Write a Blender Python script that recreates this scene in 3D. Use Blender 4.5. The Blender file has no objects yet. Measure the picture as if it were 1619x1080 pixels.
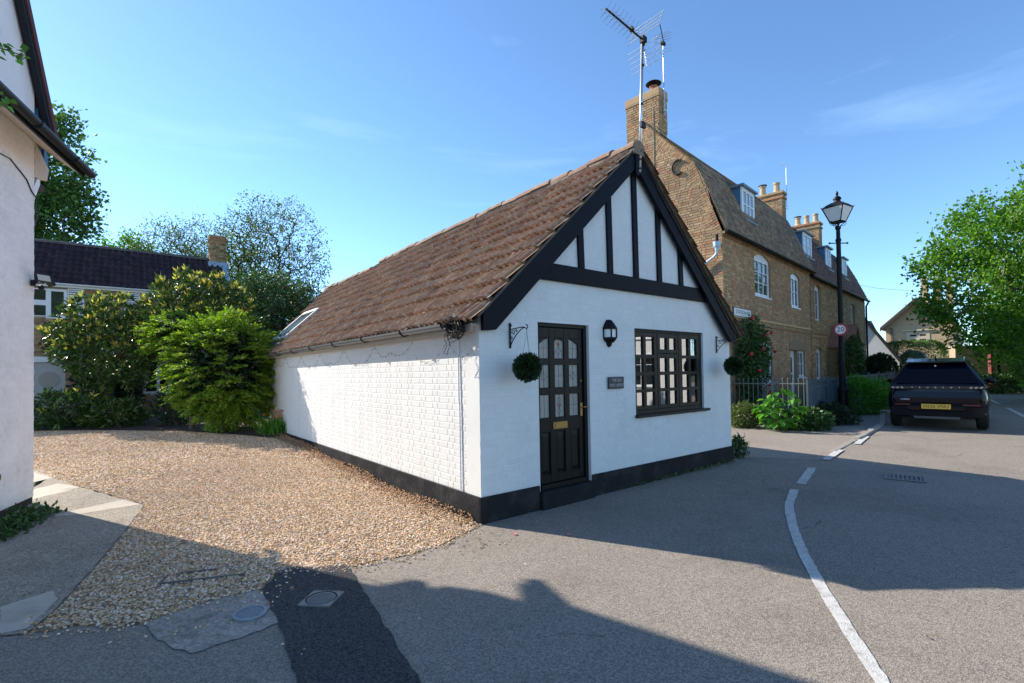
import bpy, bmesh, math, random
import numpy as np
from mathutils import Vector, Matrix, Euler

random.seed(7)
RNG = np.random.default_rng(7)
R = math.radians
scene = bpy.context.scene
COL = scene.collection

# ------------------------------------------------------------------ camera, world, sun, exposure
H = 1.6
cam_d = bpy.data.cameras.new('camera')
cam = bpy.data.objects.new('camera', cam_d)
COL.objects.link(cam)
cam_d.sensor_fit = 'HORIZONTAL'
cam_d.sensor_width = 36.0
cam_d.lens = 36.0 * 775.276 / 1619.0
cam_d.shift_y = (574.79 - 540.0) / 1619.0
cam_d.clip_start = 0.05
cam_d.clip_end = 2000
_p, _r = 0.0191, -0.0161
fw = Vector((0, math.cos(_p), math.sin(_p)))
up0 = Vector((0, -math.sin(_p), math.cos(_p)))
rt0 = Vector((1, 0, 0))
rt = rt0 * math.cos(_r) + up0 * math.sin(_r)
up = up0 * math.cos(_r) - rt0 * math.sin(_r)
m = Matrix((rt, up, -fw)).transposed().to_4x4()
m.translation = (0, 0, H)
cam.matrix_world = m
scene.camera = cam

SUN = Vector((1.343, -0.683, -1.0)).normalized()          # direction the light travels
elev = math.asin(-SUN.z)
azim = math.atan2(-SUN.x, -SUN.y)                          # from +Y towards +X
world = bpy.data.worlds.new('World')
scene.world = world
world.use_nodes = True
wn, wl = world.node_tree.nodes, world.node_tree.links
wn.clear()
w_out = wn.new('ShaderNodeOutputWorld')
w_bg = wn.new('ShaderNodeBackground')
w_bg.inputs['Strength'].default_value = 0.121
sky = wn.new('ShaderNodeTexSky')
sky.sky_type = 'NISHITA'
sky.sun_disc = False
sky.sun_elevation = elev
sky.sun_rotation = azim % (2 * math.pi)
sky.altitude = 50
sky.air_density = 0.8
sky.dust_density = 0.08
sky.ozone_density = 2.0
# thin streaks of high cloud
tc = wn.new('ShaderNodeTexCoord')
mp = wn.new('ShaderNodeMapping')
mp.inputs['Rotation'].default_value = (0.0, R(16), R(38))
mp.inputs['Scale'].default_value = (0.9, 2.2, 7.0)
nz = wn.new('ShaderNodeTexNoise')
nz.inputs['Scale'].default_value = 1.7
nz.inputs['Detail'].default_value = 7
nz.inputs['Roughness'].default_value = 0.58
nz.inputs['Distortion'].default_value = 0.6
cr = wn.new('ShaderNodeValToRGB')
cr.color_ramp.elements[0].position = 0.55
cr.color_ramp.elements[1].position = 0.95
cr.color_ramp.elements[1].color = (0.22, 0.22, 0.22, 1)
mp.inputs['Location'].default_value = (1.2, 8.8, 5.5)
mx = wn.new('ShaderNodeMixRGB')
mx.inputs['Color2'].default_value = (6.0, 6.6, 7.4, 1)
wl.new(tc.outputs['Generated'], mp.inputs['Vector'])
wl.new(mp.outputs['Vector'], nz.inputs['Vector'])
wl.new(nz.outputs['Fac'], cr.inputs['Fac'])
wl.new(cr.outputs['Color'], mx.inputs['Fac'])
wl.new(sky.outputs['Color'], mx.inputs['Color1'])
tint = wn.new('ShaderNodeMixRGB')
tint.blend_type = 'MULTIPLY'
tint.inputs['Fac'].default_value = 1.0
tint.inputs['Color2'].default_value = (0.76, 0.95, 1.05, 1)
wl.new(mx.outputs['Color'], tint.inputs['Color1'])
wl.new(tint.outputs['Color'], w_bg.inputs['Color'])
wl.new(w_bg.outputs['Background'], w_out.inputs['Surface'])

sun_d = bpy.data.lights.new('sun', 'SUN')
sun_d.energy = 3.7
sun_d.angle = R(0.53)
sun_d.color = (1.0, 0.91, 0.78)
sun = bpy.data.objects.new('sun', sun_d)
COL.objects.link(sun)
sun.rotation_euler = SUN.to_track_quat('-Z', 'Y').to_euler()

scene.view_settings.view_transform = 'Standard'
scene.view_settings.look = 'None'
scene.view_settings.exposure = 1.2
scene.view_settings.gamma = 1.0
scene.view_settings.use_curve_mapping = False

# ------------------------------------------------------------------ materials
MATS = {}


def mat(name, color, rough=0.7, var=0.0, vscale=3.0, bump=0.0, bscale=40.0, rand=0.0, metal=0.0, spec=0.5,
        ramp=None, dirt=None, dirt_scale=1.5, dirt_amt=0.0, trans=0.0, bdist=0.01, ior=1.5, coat=0.0, specks=None, stretch=None, cracks=None):
    """one procedural material; colour varies by a world-space noise and by a random per island and per object"""
    if name in MATS:
        return MATS[name]
    ma = bpy.data.materials.new(name)
    ma.use_nodes = True
    nt = ma.node_tree
    n, l = nt.nodes, nt.links
    b = n['Principled BSDF']
    out = n['Material Output']
    b.inputs['Roughness'].default_value = rough
    b.inputs['Metallic'].default_value = metal
    b.inputs['Specular IOR Level'].default_value = spec
    b.inputs['IOR'].default_value = ior
    b.inputs['Coat Weight'].default_value = coat
    geo = n.new('ShaderNodeNewGeometry')
    pos = geo.outputs['Position']
    if stretch:
        mp_ = n.new('ShaderNodeMapping')
        mp_.inputs['Scale'].default_value = stretch
        l.new(pos, mp_.inputs['Vector'])
        pos = mp_.outputs['Vector']

    def noise(scale, detail=4, rg=0.55):
        t = n.new('ShaderNodeTexNoise')
        t.inputs['Scale'].default_value = scale
        t.inputs['Detail'].default_value = detail
        t.inputs['Roughness'].default_value = rg
        l.new(pos, t.inputs['Vector'])
        return t.outputs['Fac']

    def math_(op, a, c):
        q = n.new('ShaderNodeMath')
        q.operation = op
        for i, v in enumerate((a, c)):
            if isinstance(v, (int, float)):
                q.inputs[i].default_value = v
            else:
                l.new(v, q.inputs[i])
        return q.outputs[0]

    def mix(fac, c1, c2, kind='MIX'):
        q = n.new('ShaderNodeMixRGB')
        q.blend_type = kind
        for i, v in zip(('Fac', 'Color1', 'Color2'), (fac, c1, c2)):
            if isinstance(v, (int, float)):
                q.inputs[i].default_value = v
            elif isinstance(v, tuple):
                q.inputs[i].default_value = (*v[:3], 1)
            else:
                l.new(v, q.inputs[i])
        return q.outputs[0]

    rnd = None
    if rand or ramp:
        oi = n.new('ShaderNodeObjectInfo')
        s = math_('ADD', geo.outputs['Random Per Island'], oi.outputs['Random'])
        rnd = math_('FRACT', s, 0.0)
    c = tuple(color)
    if ramp:
        rp = n.new('ShaderNodeValToRGB')
        rp.color_ramp.interpolation = 'CONSTANT'
        el = rp.color_ramp.elements
        k = len(ramp)
        while len(el) < k:
            el.new(0.5)
        for i, rc in enumerate(ramp):
            el[i].position = i / k
            el[i].color = (*rc, 1)
        l.new(rnd, rp.inputs['Fac'])
        c = rp.outputs['Color']
    if rand:
        r2 = math_('FRACT', math_('MULTIPLY', rnd, 7.31), 0.0)
        f = math_('ADD', math_('MULTIPLY', r2, 2 * rand), 1 - rand)
        c = mix(1.0, c, f, 'MULTIPLY')
    if var:
        f = math_('ADD', math_('MULTIPLY', noise(vscale), 2 * var * 1.6), 1 - var * 1.6)
        c = mix(1.0, c, f, 'MULTIPLY')
        f = math_('ADD', math_('MULTIPLY', noise(vscale * 9, 3), 2 * var), 1 - var)
        c = mix(1.0, c, f, 'MULTIPLY')
    if dirt:
        dn = n.new('ShaderNodeValToRGB')
        dn.color_ramp.elements[0].position = 0.5
        dn.color_ramp.elements[1].position = 0.72
        l.new(noise(dirt_scale, 6, 0.65), dn.inputs['Fac'])
        c = mix(math_('MULTIPLY', dn.outputs['Color'], dirt_amt), c, tuple(dirt))
    if specks:
        sc, amt, pale, dark = specks
        vo = n.new('ShaderNodeTexVoronoi')
        vo.inputs['Scale'].default_value = sc
        l.new(pos, vo.inputs['Vector'])
        sp = n.new('ShaderNodeSeparateColor')
        l.new(vo.outputs['Color'], sp.inputs['Color'])
        rr = n.new('ShaderNodeValToRGB')
        rr.color_ramp.elements[0].color = (*dark, 1)
        rr.color_ramp.elements[1].color = (*pale, 1)
        l.new(sp.outputs['Red'], rr.inputs['Fac'])
        c = mix(amt, c, rr.outputs['Color'], 'MULTIPLY')
    if cracks:
        # hairline cracks: the borders of large irregular cells, broken up by noise
        wv = n.new('ShaderNodeTexNoise')
        wv.inputs['Scale'].default_value = 1.3
        wv.inputs['Detail'].default_value = 6
        l.new(pos, wv.inputs['Vector'])
        ad = n.new('ShaderNodeMixRGB')
        ad.blend_type = 'ADD'
        ad.inputs['Fac'].default_value = 0.55
        l.new(pos, ad.inputs['Color1'])
        l.new(wv.outputs['Color'], ad.inputs['Color2'])
        ve = n.new('ShaderNodeTexVoronoi')
        ve.feature = 'DISTANCE_TO_EDGE'
        ve.inputs['Scale'].default_value = cracks[0]
        l.new(ad.outputs[0], ve.inputs['Vector'])
        lt_ = math_('LESS_THAN', ve.outputs['Distance'], cracks[1] * 0.42)
        gate = math_('GREATER_THAN', noise(0.45, 2), 0.60)
        c = mix(math_('MULTIPLY', math_('MULTIPLY', lt_, gate), 0.4), c, (0.05, 0.042, 0.04))
    if isinstance(c, tuple):
        b.inputs['Base Color'].default_value = (*c[:3], 1)
    else:
        l.new(c, b.inputs['Base Color'])
    if bump:
        bp = n.new('ShaderNodeBump')
        bp.inputs['Strength'].default_value = bump
        bp.inputs['Distance'].default_value = bdist
        l.new(noise(bscale, 5, 0.6), bp.inputs['Height'])
        l.new(bp.outputs['Normal'], b.inputs['Normal'])
        if specks:
            mth = n.new('ShaderNodeMath')
            mth.operation = 'ADD'
            l.new(bp.inputs['Height'].links[0].from_socket, mth.inputs[0])
            l.new(vo.outputs['Distance'], mth.inputs[1])
            l.new(mth.outputs[0], bp.inputs['Height'])
    if trans:
        tr = n.new('ShaderNodeBsdfTranslucent')
        bright = mix(1.0, c, (1.5, 1.7, 0.7), 'MULTIPLY')
        l.new(bright, tr.inputs['Color'])
        ms = n.new('ShaderNodeMixShader')
        ms.inputs['Fac'].default_value = trans
        l.new(b.outputs[0], ms.inputs[1])
        l.new(tr.outputs[0], ms.inputs[2])
        l.new(ms.outputs[0], out.inputs['Surface'])
    MATS[name] = ma
    return ma


def glass(name, tint=(0.75, 0.8, 0.8), refl=0.12, rough=0.01):
    ma = bpy.data.materials.new(name)
    ma.use_nodes = True
    n, l = ma.node_tree.nodes, ma.node_tree.links
    n.clear()
    o = n.new('ShaderNodeOutputMaterial')
    t = n.new('ShaderNodeBsdfTransparent')
    t.inputs['Color'].default_value = (*tint, 1)
    g = n.new('ShaderNodeBsdfGlossy')
    g.inputs['Roughness'].default_value = rough
    fr = n.new('ShaderNodeLayerWeight')
    fr.inputs['Blend'].default_value = 0.35
    ad = n.new('ShaderNodeMath')
    ad.operation = 'MULTIPLY_ADD'
    ad.inputs[1].default_value = 0.8
    ad.inputs[2].default_value = refl
    ad.use_clamp = True
    ms = n.new('ShaderNodeMixShader')
    l.new(fr.outputs['Fresnel'], ad.inputs[0])
    l.new(ad.outputs[0], ms.inputs['Fac'])
    l.new(t.outputs[0], ms.inputs[1])
    l.new(g.outputs[0], ms.inputs[2])
    l.new(ms.outputs[0], o.inputs['Surface'])
    return ma


WHITE = mat('white_masonry_paint', (0.685, 0.685, 0.672), 0.75, var=0.03, vscale=1.3, bump=0.22, bscale=70, bdist=0.003,
            dirt=(0.50, 0.49, 0.45), dirt_scale=2.3, dirt_amt=0.22, rand=0.025)
OFFWHITE = mat('aged_white_paint', (0.83, 0.83, 0.83), 0.8, var=0.05, vscale=2, bump=0.4, bscale=30, bdist=0.008,
               dirt=(0.50, 0.48, 0.45), dirt_scale=3.0, dirt_amt=0.3, rand=0.03)
STUCCO = mat('white_roughcast', (0.72, 0.72, 0.71), 0.9, var=0.04, vscale=3, bump=0.9, bscale=60, bdist=0.012, dirt=(0.3, 0.3, 0.3), dirt_scale=35, dirt_amt=0.3)
CREAM = mat('cream_paint', (0.62, 0.54, 0.43), 0.7, var=0.06, vscale=4, dirt=(0.35, 0.27, 0.2), dirt_scale=5, dirt_amt=0.3)
BLACK = mat('black_gloss_timber', (0.004, 0.0055, 0.010), 0.5, var=0.2, vscale=8, spec=0.12, bump=0.25, bscale=30, bdist=0.004, stretch=(1, 1, 1))
PLINTH = mat('black_painted_plinth', (0.020, 0.020, 0.022), 0.75, spec=0.1, var=0.2, vscale=3, bump=0.5, bscale=25, bdist=0.012,
             dirt=(0.075, 0.072, 0.07), dirt_scale=3, dirt_amt=0.5)
DOORBLK = mat('black_door_paint', (0.008, 0.008, 0.007), 0.45, var=0.15, vscale=6, spec=0.22)
FRAMEDK = mat('dark_brown_stain', (0.018, 0.015, 0.011), 0.5, var=0.2, vscale=9, spec=0.25)
IRON = mat('black_iron', (0.007, 0.007, 0.008), 0.5, spec=.2, var=0.15, vscale=20, bump=0.2, bscale=80, bdist=0.002)
LEAD = mat('grey_lead', (0.17, 0.23, 0.28), 0.55, var=0.2, vscale=4)
BLUELEAD = mat('blue_grey_lead_cheek', (0.05, 0.15, 0.27), 0.6, var=0.25, vscale=5)
SLATE = mat('navy_slate', (0.02, 0.03, 0.07), 0.55, var=0.2, vscale=5)
ALU = mat('galvanised_tube', (0.62, 0.63, 0.65), 0.32, metal=0.85, var=0.08, vscale=10)
GREYPLASTIC = mat('grey_gutter_plastic', (0.16, 0.165, 0.17), 0.35, var=0.1, vscale=5)
DKPLASTIC = mat('dark_gutter_plastic', (0.012, 0.015, 0.019), 0.4, spec=.25, var=0.1, vscale=5)
BRASS = mat('tarnished_brass', (0.32, 0.21, 0.07), 0.4, metal=0.7, var=0.15, vscale=30)
UPVC = mat('white_window_frame', (0.78, 0.79, 0.80), 0.35, var=0.02, vscale=5)
TILE = mat('weathered_roof_tile', (0.258, 0.138, 0.083), 0.85, var=0.24, vscale=3.2, bump=0.9, bscale=55, bdist=0.012, rand=0.13, spec=0.2,
           ramp=[(0.333, 0.185, 0.107), (0.301, 0.170, 0.103), (0.366, 0.217, 0.125), (0.279, 0.159, 0.097), (0.355, 0.185, 0.103), (0.323, 0.197, 0.121), (0.306, 0.175, 0.107), (0.344, 0.197, 0.111), (0.290, 0.154, 0.093)],
           dirt=(0.62, 0.50, 0.36), dirt_scale=13, dirt_amt=0.75)
RIDGE = mat('lichened_ridge_tile', (0.25, 0.15, 0.10), 0.9, var=0.25, vscale=4, bump=0.8, bscale=60, bdist=0.008, rand=0.15,
            dirt=(0.36, 0.34, 0.27), dirt_scale=6, dirt_amt=0.6)
PANTILE = mat('dark_brown_pantile', (0.050, 0.028, 0.030), 0.75, var=0.2, vscale=3, bump=0.4, bscale=50, bdist=0.004, rand=0.25, spec=0.12)
PEG = mat('mossy_plain_tile', (0.134, 0.090, 0.055), 0.9, rand=0.28, var=0.22, vscale=1.5,
          ramp=[(0.190, 0.134, 0.077), (0.235, 0.151, 0.088), (0.157, 0.112, 0.072), (0.269, 0.179, 0.099), (0.202, 0.112, 0.072)],
          dirt=(0.302, 0.258, 0.121), dirt_scale=2.5, dirt_amt=0.5)
PEGRED = mat('red_brown_plain_tile', (0.15, 0.06, 0.045), 0.9, rand=0.28, var=0.25, vscale=1.5,
             ramp=[(0.19, 0.08, 0.06), (0.15, 0.07, 0.05), (0.22, 0.10, 0.07), (0.12, 0.07, 0.05)])
GAULT = mat('gault_brick', (0.435, 0.302, 0.175), 0.92, rand=0.16, var=0.14, vscale=1.6, bump=0.6, bscale=60, bdist=0.006, spec=.2,
            ramp=[(0.435, 0.288, 0.161), (0.391, 0.258, 0.146), (0.467, 0.323, 0.185), (0.347, 0.227, 0.132), (0.413, 0.268, 0.146), (0.435, 0.262, 0.146), (0.370, 0.252, 0.151), (0.456, 0.302, 0.171), (0.413, 0.192, 0.107), (0.380, 0.268, 0.161), (0.423, 0.278, 0.156)],
            dirt=(0.217, 0.151, 0.087), dirt_scale=1.1, dirt_amt=0.45)
GAULT2 = mat('stock_brick', (0.414, 0.302, 0.165), 0.9, rand=0.22, var=0.12, vscale=2,
             ramp=[(0.425, 0.290, 0.143), (0.380, 0.249, 0.121), (0.460, 0.325, 0.165), (0.322, 0.209, 0.099), (0.414, 0.255, 0.132), (0.265, 0.174, 0.088), (0.437, 0.302, 0.160), (0.414, 0.197, 0.094)])
MORTAR = mat('lime_mortar', (0.27, 0.205, 0.135), 0.95, var=0.15, vscale=5, bump=0.5, bscale=80, bdist=0.004)
ASPHALT = mat('worn_asphalt', (0.275, 0.243, 0.208), 0.92, spec=0.1, var=0.075, vscale=0.9, bump=0.55, bscale=220, bdist=0.006,
              specks=(120, 0.7, (1.45, 1.43, 1.4), (0.42, 0.42, 0.43)), dirt=(0.15, 0.132, 0.115), dirt_scale=0.75, dirt_amt=0.5, cracks=(0.55, 0.010))
ASPHALT_NEW = mat('dark_asphalt_patch', (0.060, 0.060, 0.062), 0.9, spec=0.15, var=0.12, vscale=1.0, bump=0.55, bscale=220, bdist=0.006,
                  specks=(120, 0.85, (1.8, 1.8, 1.8), (0.25, 0.25, 0.26)))
CONCRETE = mat('exposed_concrete', (0.33, 0.295, 0.245), 0.92, var=0.16, vscale=2, bump=0.6, bscale=120, bdist=0.008, spec=.15,
               specks=(90, 0.75, (1.5, 1.46, 1.4), (0.4, 0.4, 0.4)), dirt=(0.17, 0.15, 0.115), dirt_scale=1.6, dirt_amt=0.5)
SCREED = mat('smooth_concrete', (0.47, 0.42, 0.35), 0.9, var=0.12, vscale=3, bump=0.4, bscale=60, bdist=0.004, dirt=(0.25, 0.22, 0.17), dirt_scale=4, dirt_amt=0.5, spec=.15)
CEMENT = mat('grey_cement', (0.36, 0.325, 0.28), 0.93, var=0.24, vscale=4, bump=0.7, bscale=40, bdist=0.012, dirt=(0.13, 0.115, 0.095), dirt_scale=6, dirt_amt=0.75, spec=.15,
             specks=(60, 0.5, (1.4, 1.38, 1.35), (0.5, 0.5, 0.5)))
PAVE = mat('pavement_tarmac', (0.27, 0.235, 0.20), 0.93, var=0.12, vscale=0.8, bump=0.55, bscale=220, bdist=0.006,
           specks=(80, 0.6, (1.3, 1.25, 1.2), (0.55, 0.55, 0.55)))
KERB = mat('grey_kerb_stone', (0.30, 0.275, 0.24), 0.9, var=0.12, vscale=3, rand=0.1)
ROADWHITE = mat('worn_white_line', (0.56, 0.55, 0.52), 0.8, var=0.12, vscale=4, bump=0.5, bscale=110, bdist=0.005, specks=(90, 0.25, (1.1, 1.1, 1.1), (0.4, 0.4, 0.4)),
                dirt=(0.27, 0.245, 0.215), dirt_scale=14, dirt_amt=0.85)
GRAVELBED = mat('gravel_bed', (0.33, 0.235, 0.135), 0.95, var=0.15, vscale=1.2, bump=1.0, bscale=60, bdist=0.02, specks=(42, 0.8, (1.4, 1.35, 1.3), (0.35, 0.33, 0.3)))
PEBBLE = mat('golden_gravel', (0.407, 0.297, 0.188), 0.8, rand=0.2, var=0.2, vscale=0.55, spec=.25,
             ramp=[(0.611, 0.426, 0.250), (0.672, 0.495, 0.323), (0.529, 0.337, 0.177), (0.732, 0.594, 0.458), (0.458, 0.307, 0.188), (0.569, 0.366, 0.188), (0.652, 0.465, 0.292), (0.335, 0.257, 0.208), (0.773, 0.653, 0.541), (0.488, 0.277, 0.135)])
SOIL = mat('dark_soil', (0.055, 0.035, 0.022), 0.95, var=0.3, vscale=3, bump=1, bscale=20, bdist=0.05)
GRASSGROUND = mat('rough_grass_ground', (0.06, 0.075, 0.025), 0.95, var=0.3, vscale=0.7, bump=1, bscale=10, bdist=0.1)
BARK = mat('brown_bark', (0.10, 0.075, 0.05), 0.9, var=0.25, vscale=4)
TWIGBARK = mat('dark_twig_bark', (0.055, 0.043, 0.03), 0.9, var=0.2, vscale=4, spec=.1)
BARKPALE = mat('pale_bark', (0.20, 0.165, 0.12), 0.9, var=0.25, vscale=4)
FENCEGREY = mat('blue_grey_fence_paint', (0.075, 0.105, 0.125), 0.7, spec=.2, var=0.15, vscale=4, rand=0.08)
RAILGREY = mat('grey_railing_paint', (0.15, 0.165, 0.17), 0.5, var=0.1, vscale=10)
CARPAINT = mat('dark_navy_car_paint', (0.0025, 0.0035, 0.010), 0.1, spec=0.3)
CARTRIM = mat('black_car_plastic', (0.005, 0.005, 0.006), 0.6, spec=0.15)
TYRE = mat('tyre_rubber', (0.012, 0.012, 0.012), 0.85)
RIM = mat('dark_wheel_rim', (0.12, 0.12, 0.125), 0.35, metal=0.8)
CHROME = mat('bright_chrome', (0.7, 0.7, 0.7), 0.2, metal=1.0)
SILVER = mat('silver_letter', (0.75, 0.76, 0.78), 0.35, metal=0.3)
REDLENS = mat('red_lens', (0.09, 0.006, 0.008), 0.2)
YELLOWPLATE = mat('yellow_plate', (0.72, 0.45, 0.05), 0.4)
BLACKPRINT = mat('black_print', (0.01, 0.01, 0.01), 0.5)
WHITEPRINT = mat('white_print', (0.75, 0.75, 0.75), 0.5)
SIGNWHITE = mat('white_sign_enamel', (0.74, 0.76, 0.78), 0.4, var=0.05, vscale=8)
SIGNRED = mat('red_sign_border', (0.50, 0.012, 0.02), 0.4)
SLATESIGN = mat('dark_slate_plaque', (0.022, 0.028, 0.036), 0.5, var=0.2, vscale=20)
GREYLETTER = mat('grey_engraved_letter', (0.42, 0.42, 0.43), 0.6)
FROST = mat('textured_leaded_glass', (0.30, 0.29, 0.26), 0.22, var=0.12, vscale=9, bump=0.7, bscale=60, bdist=0.01, spec=0.6)
LAMPGLASS = mat('opal_lamp_glass', (0.72, 0.73, 0.72), 0.3, trans=0.0)
DARKGLASS = mat('dark_window_glass', (0.012, 0.016, 0.016), 0.03, spec=0.9, ior=1.7)
CARGLASS = mat('tinted_car_glass', (0.002, 0.003, 0.009), 0.06, spec=0.14)
SKYGLASS = mat('roof_window_glass', (0.10, 0.14, 0.14), 0.05, spec=1.0, ior=2.2)
CLEAR = glass('clear_window_glass', tint=(0.55, 0.6, 0.62), refl=0.34)
CURTAIN = mat('pale_net_curtain', (0.30, 0.36, 0.45), 0.9, var=0.1, vscale=6)
DARKROOM = mat('dark_room', (0.03, 0.03, 0.032), 0.9)
TERRACOTTA = mat('buff_chimney_pot', (0.48, 0.36, 0.22), 0.85, var=0.2, vscale=6, rand=0.1)
POTRED = mat('red_chimney_pot', (0.30, 0.12, 0.07), 0.8, var=0.15, vscale=6)
TAN = mat('tan_render', (0.42, 0.31, 0.19), 0.9, var=0.08, vscale=2)
STONE = mat('pale_stone', (0.50, 0.42, 0.31), 0.9, var=0.12, vscale=2)
FARTILE = mat('far_brown_tile', (0.24, 0.145, 0.095), 0.9, var=0.15, vscale=2, rand=0.12)
PIPEBLUE = mat('pale_blue_pipe_paint', (0.42, 0.56, 0.66), 0.4, var=0.08, vscale=6)
LEAFCOLS = dict(
    lime=[(0.085, 0.209, 0.019), (0.109, 0.248, 0.025), (0.070, 0.171, 0.019), (0.139, 0.264, 0.031)],
    conifer=[(0.14, 0.24, 0.018), (0.18, 0.28, 0.022), (0.09, 0.18, 0.016), (0.23, 0.30, 0.03)],
    laurel=[(0.034, 0.085, 0.022), (0.046, 0.109, 0.025), (0.028, 0.070, 0.019), (0.070, 0.132, 0.031)],
    rhodo=[(0.039, 0.085, 0.022), (0.054, 0.109, 0.025), (0.085, 0.139, 0.031), (0.031, 0.070, 0.019)],
    rhodotip=[(0.44, 0.42, 0.10), (0.52, 0.46, 0.12), (0.34, 0.36, 0.08), (0.50, 0.36, 0.14)],
    bright=[(0.078, 0.232, 0.023), (0.101, 0.279, 0.031), (0.062, 0.186, 0.022)],
    dull=[(0.093, 0.132, 0.039), (0.124, 0.155, 0.046), (0.078, 0.116, 0.031)],
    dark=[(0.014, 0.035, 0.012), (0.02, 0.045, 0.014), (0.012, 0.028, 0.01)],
    yew=[(0.046, 0.109, 0.019), (0.070, 0.147, 0.022), (0.093, 0.178, 0.025)],
    box=[(0.022, 0.05, 0.018), (0.03, 0.065, 0.022), (0.016, 0.036, 0.016), (0.04, 0.075, 0.028)],
    pale=[(0.10, 0.155, 0.03), (0.13, 0.18, 0.038), (0.075, 0.12, 0.025)],
    poplar=[(0.07, 0.15, 0.03), (0.09, 0.18, 0.034), (0.05, 0.12, 0.025)])


def leafmat(k, gloss=0.45, trans=0.3):
    return mat('leaf_' + k, (0.05, 0.1, 0.02), gloss, ramp=LEAFCOLS[k], rand=0.36, trans=trans, spec=0.4)


# ------------------------------------------------------------------ object helpers
def tag(o, label=None, cat=None, group=None, kind=None):
    if label:
        o['label'] = label
    if cat:
        o['category'] = cat
    if group:
        o['group'] = group
    if kind:
        o['kind'] = kind
    return o


def empty(name, loc=(0, 0, 0), rz=0.0, label=None, cat=None, group=None):
    o = bpy.data.objects.new(name, None)
    COL.objects.link(o)
    o.location = loc
    o.rotation_euler = (0, 0, rz)
    o.empty_display_size = 0.2
    return tag(o, label, cat, group)


def link(name, me, parent=None, loc=None, rot=None, kind=None):
    o = bpy.data.objects.new(name, me)
    COL.objects.link(o)
    if parent is not None:
        o.parent = parent
    if loc is not None:
        o.location = loc
    if rot is not None:
        o.rotation_euler = rot
    if kind:
        o['kind'] = kind
    return o


def clone(root, loc=None, rz=None, label=None, parent=None):
    c = root.copy()
    COL.objects.link(c)
    c.parent = parent
    if loc is not None:
        c.location = loc
    if rz is not None:
        c.rotation_euler = (0, 0, rz)
    if label:
        c['label'] = label
    for ch in list(root.children):
        clone(ch, parent=c)
    return c


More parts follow.
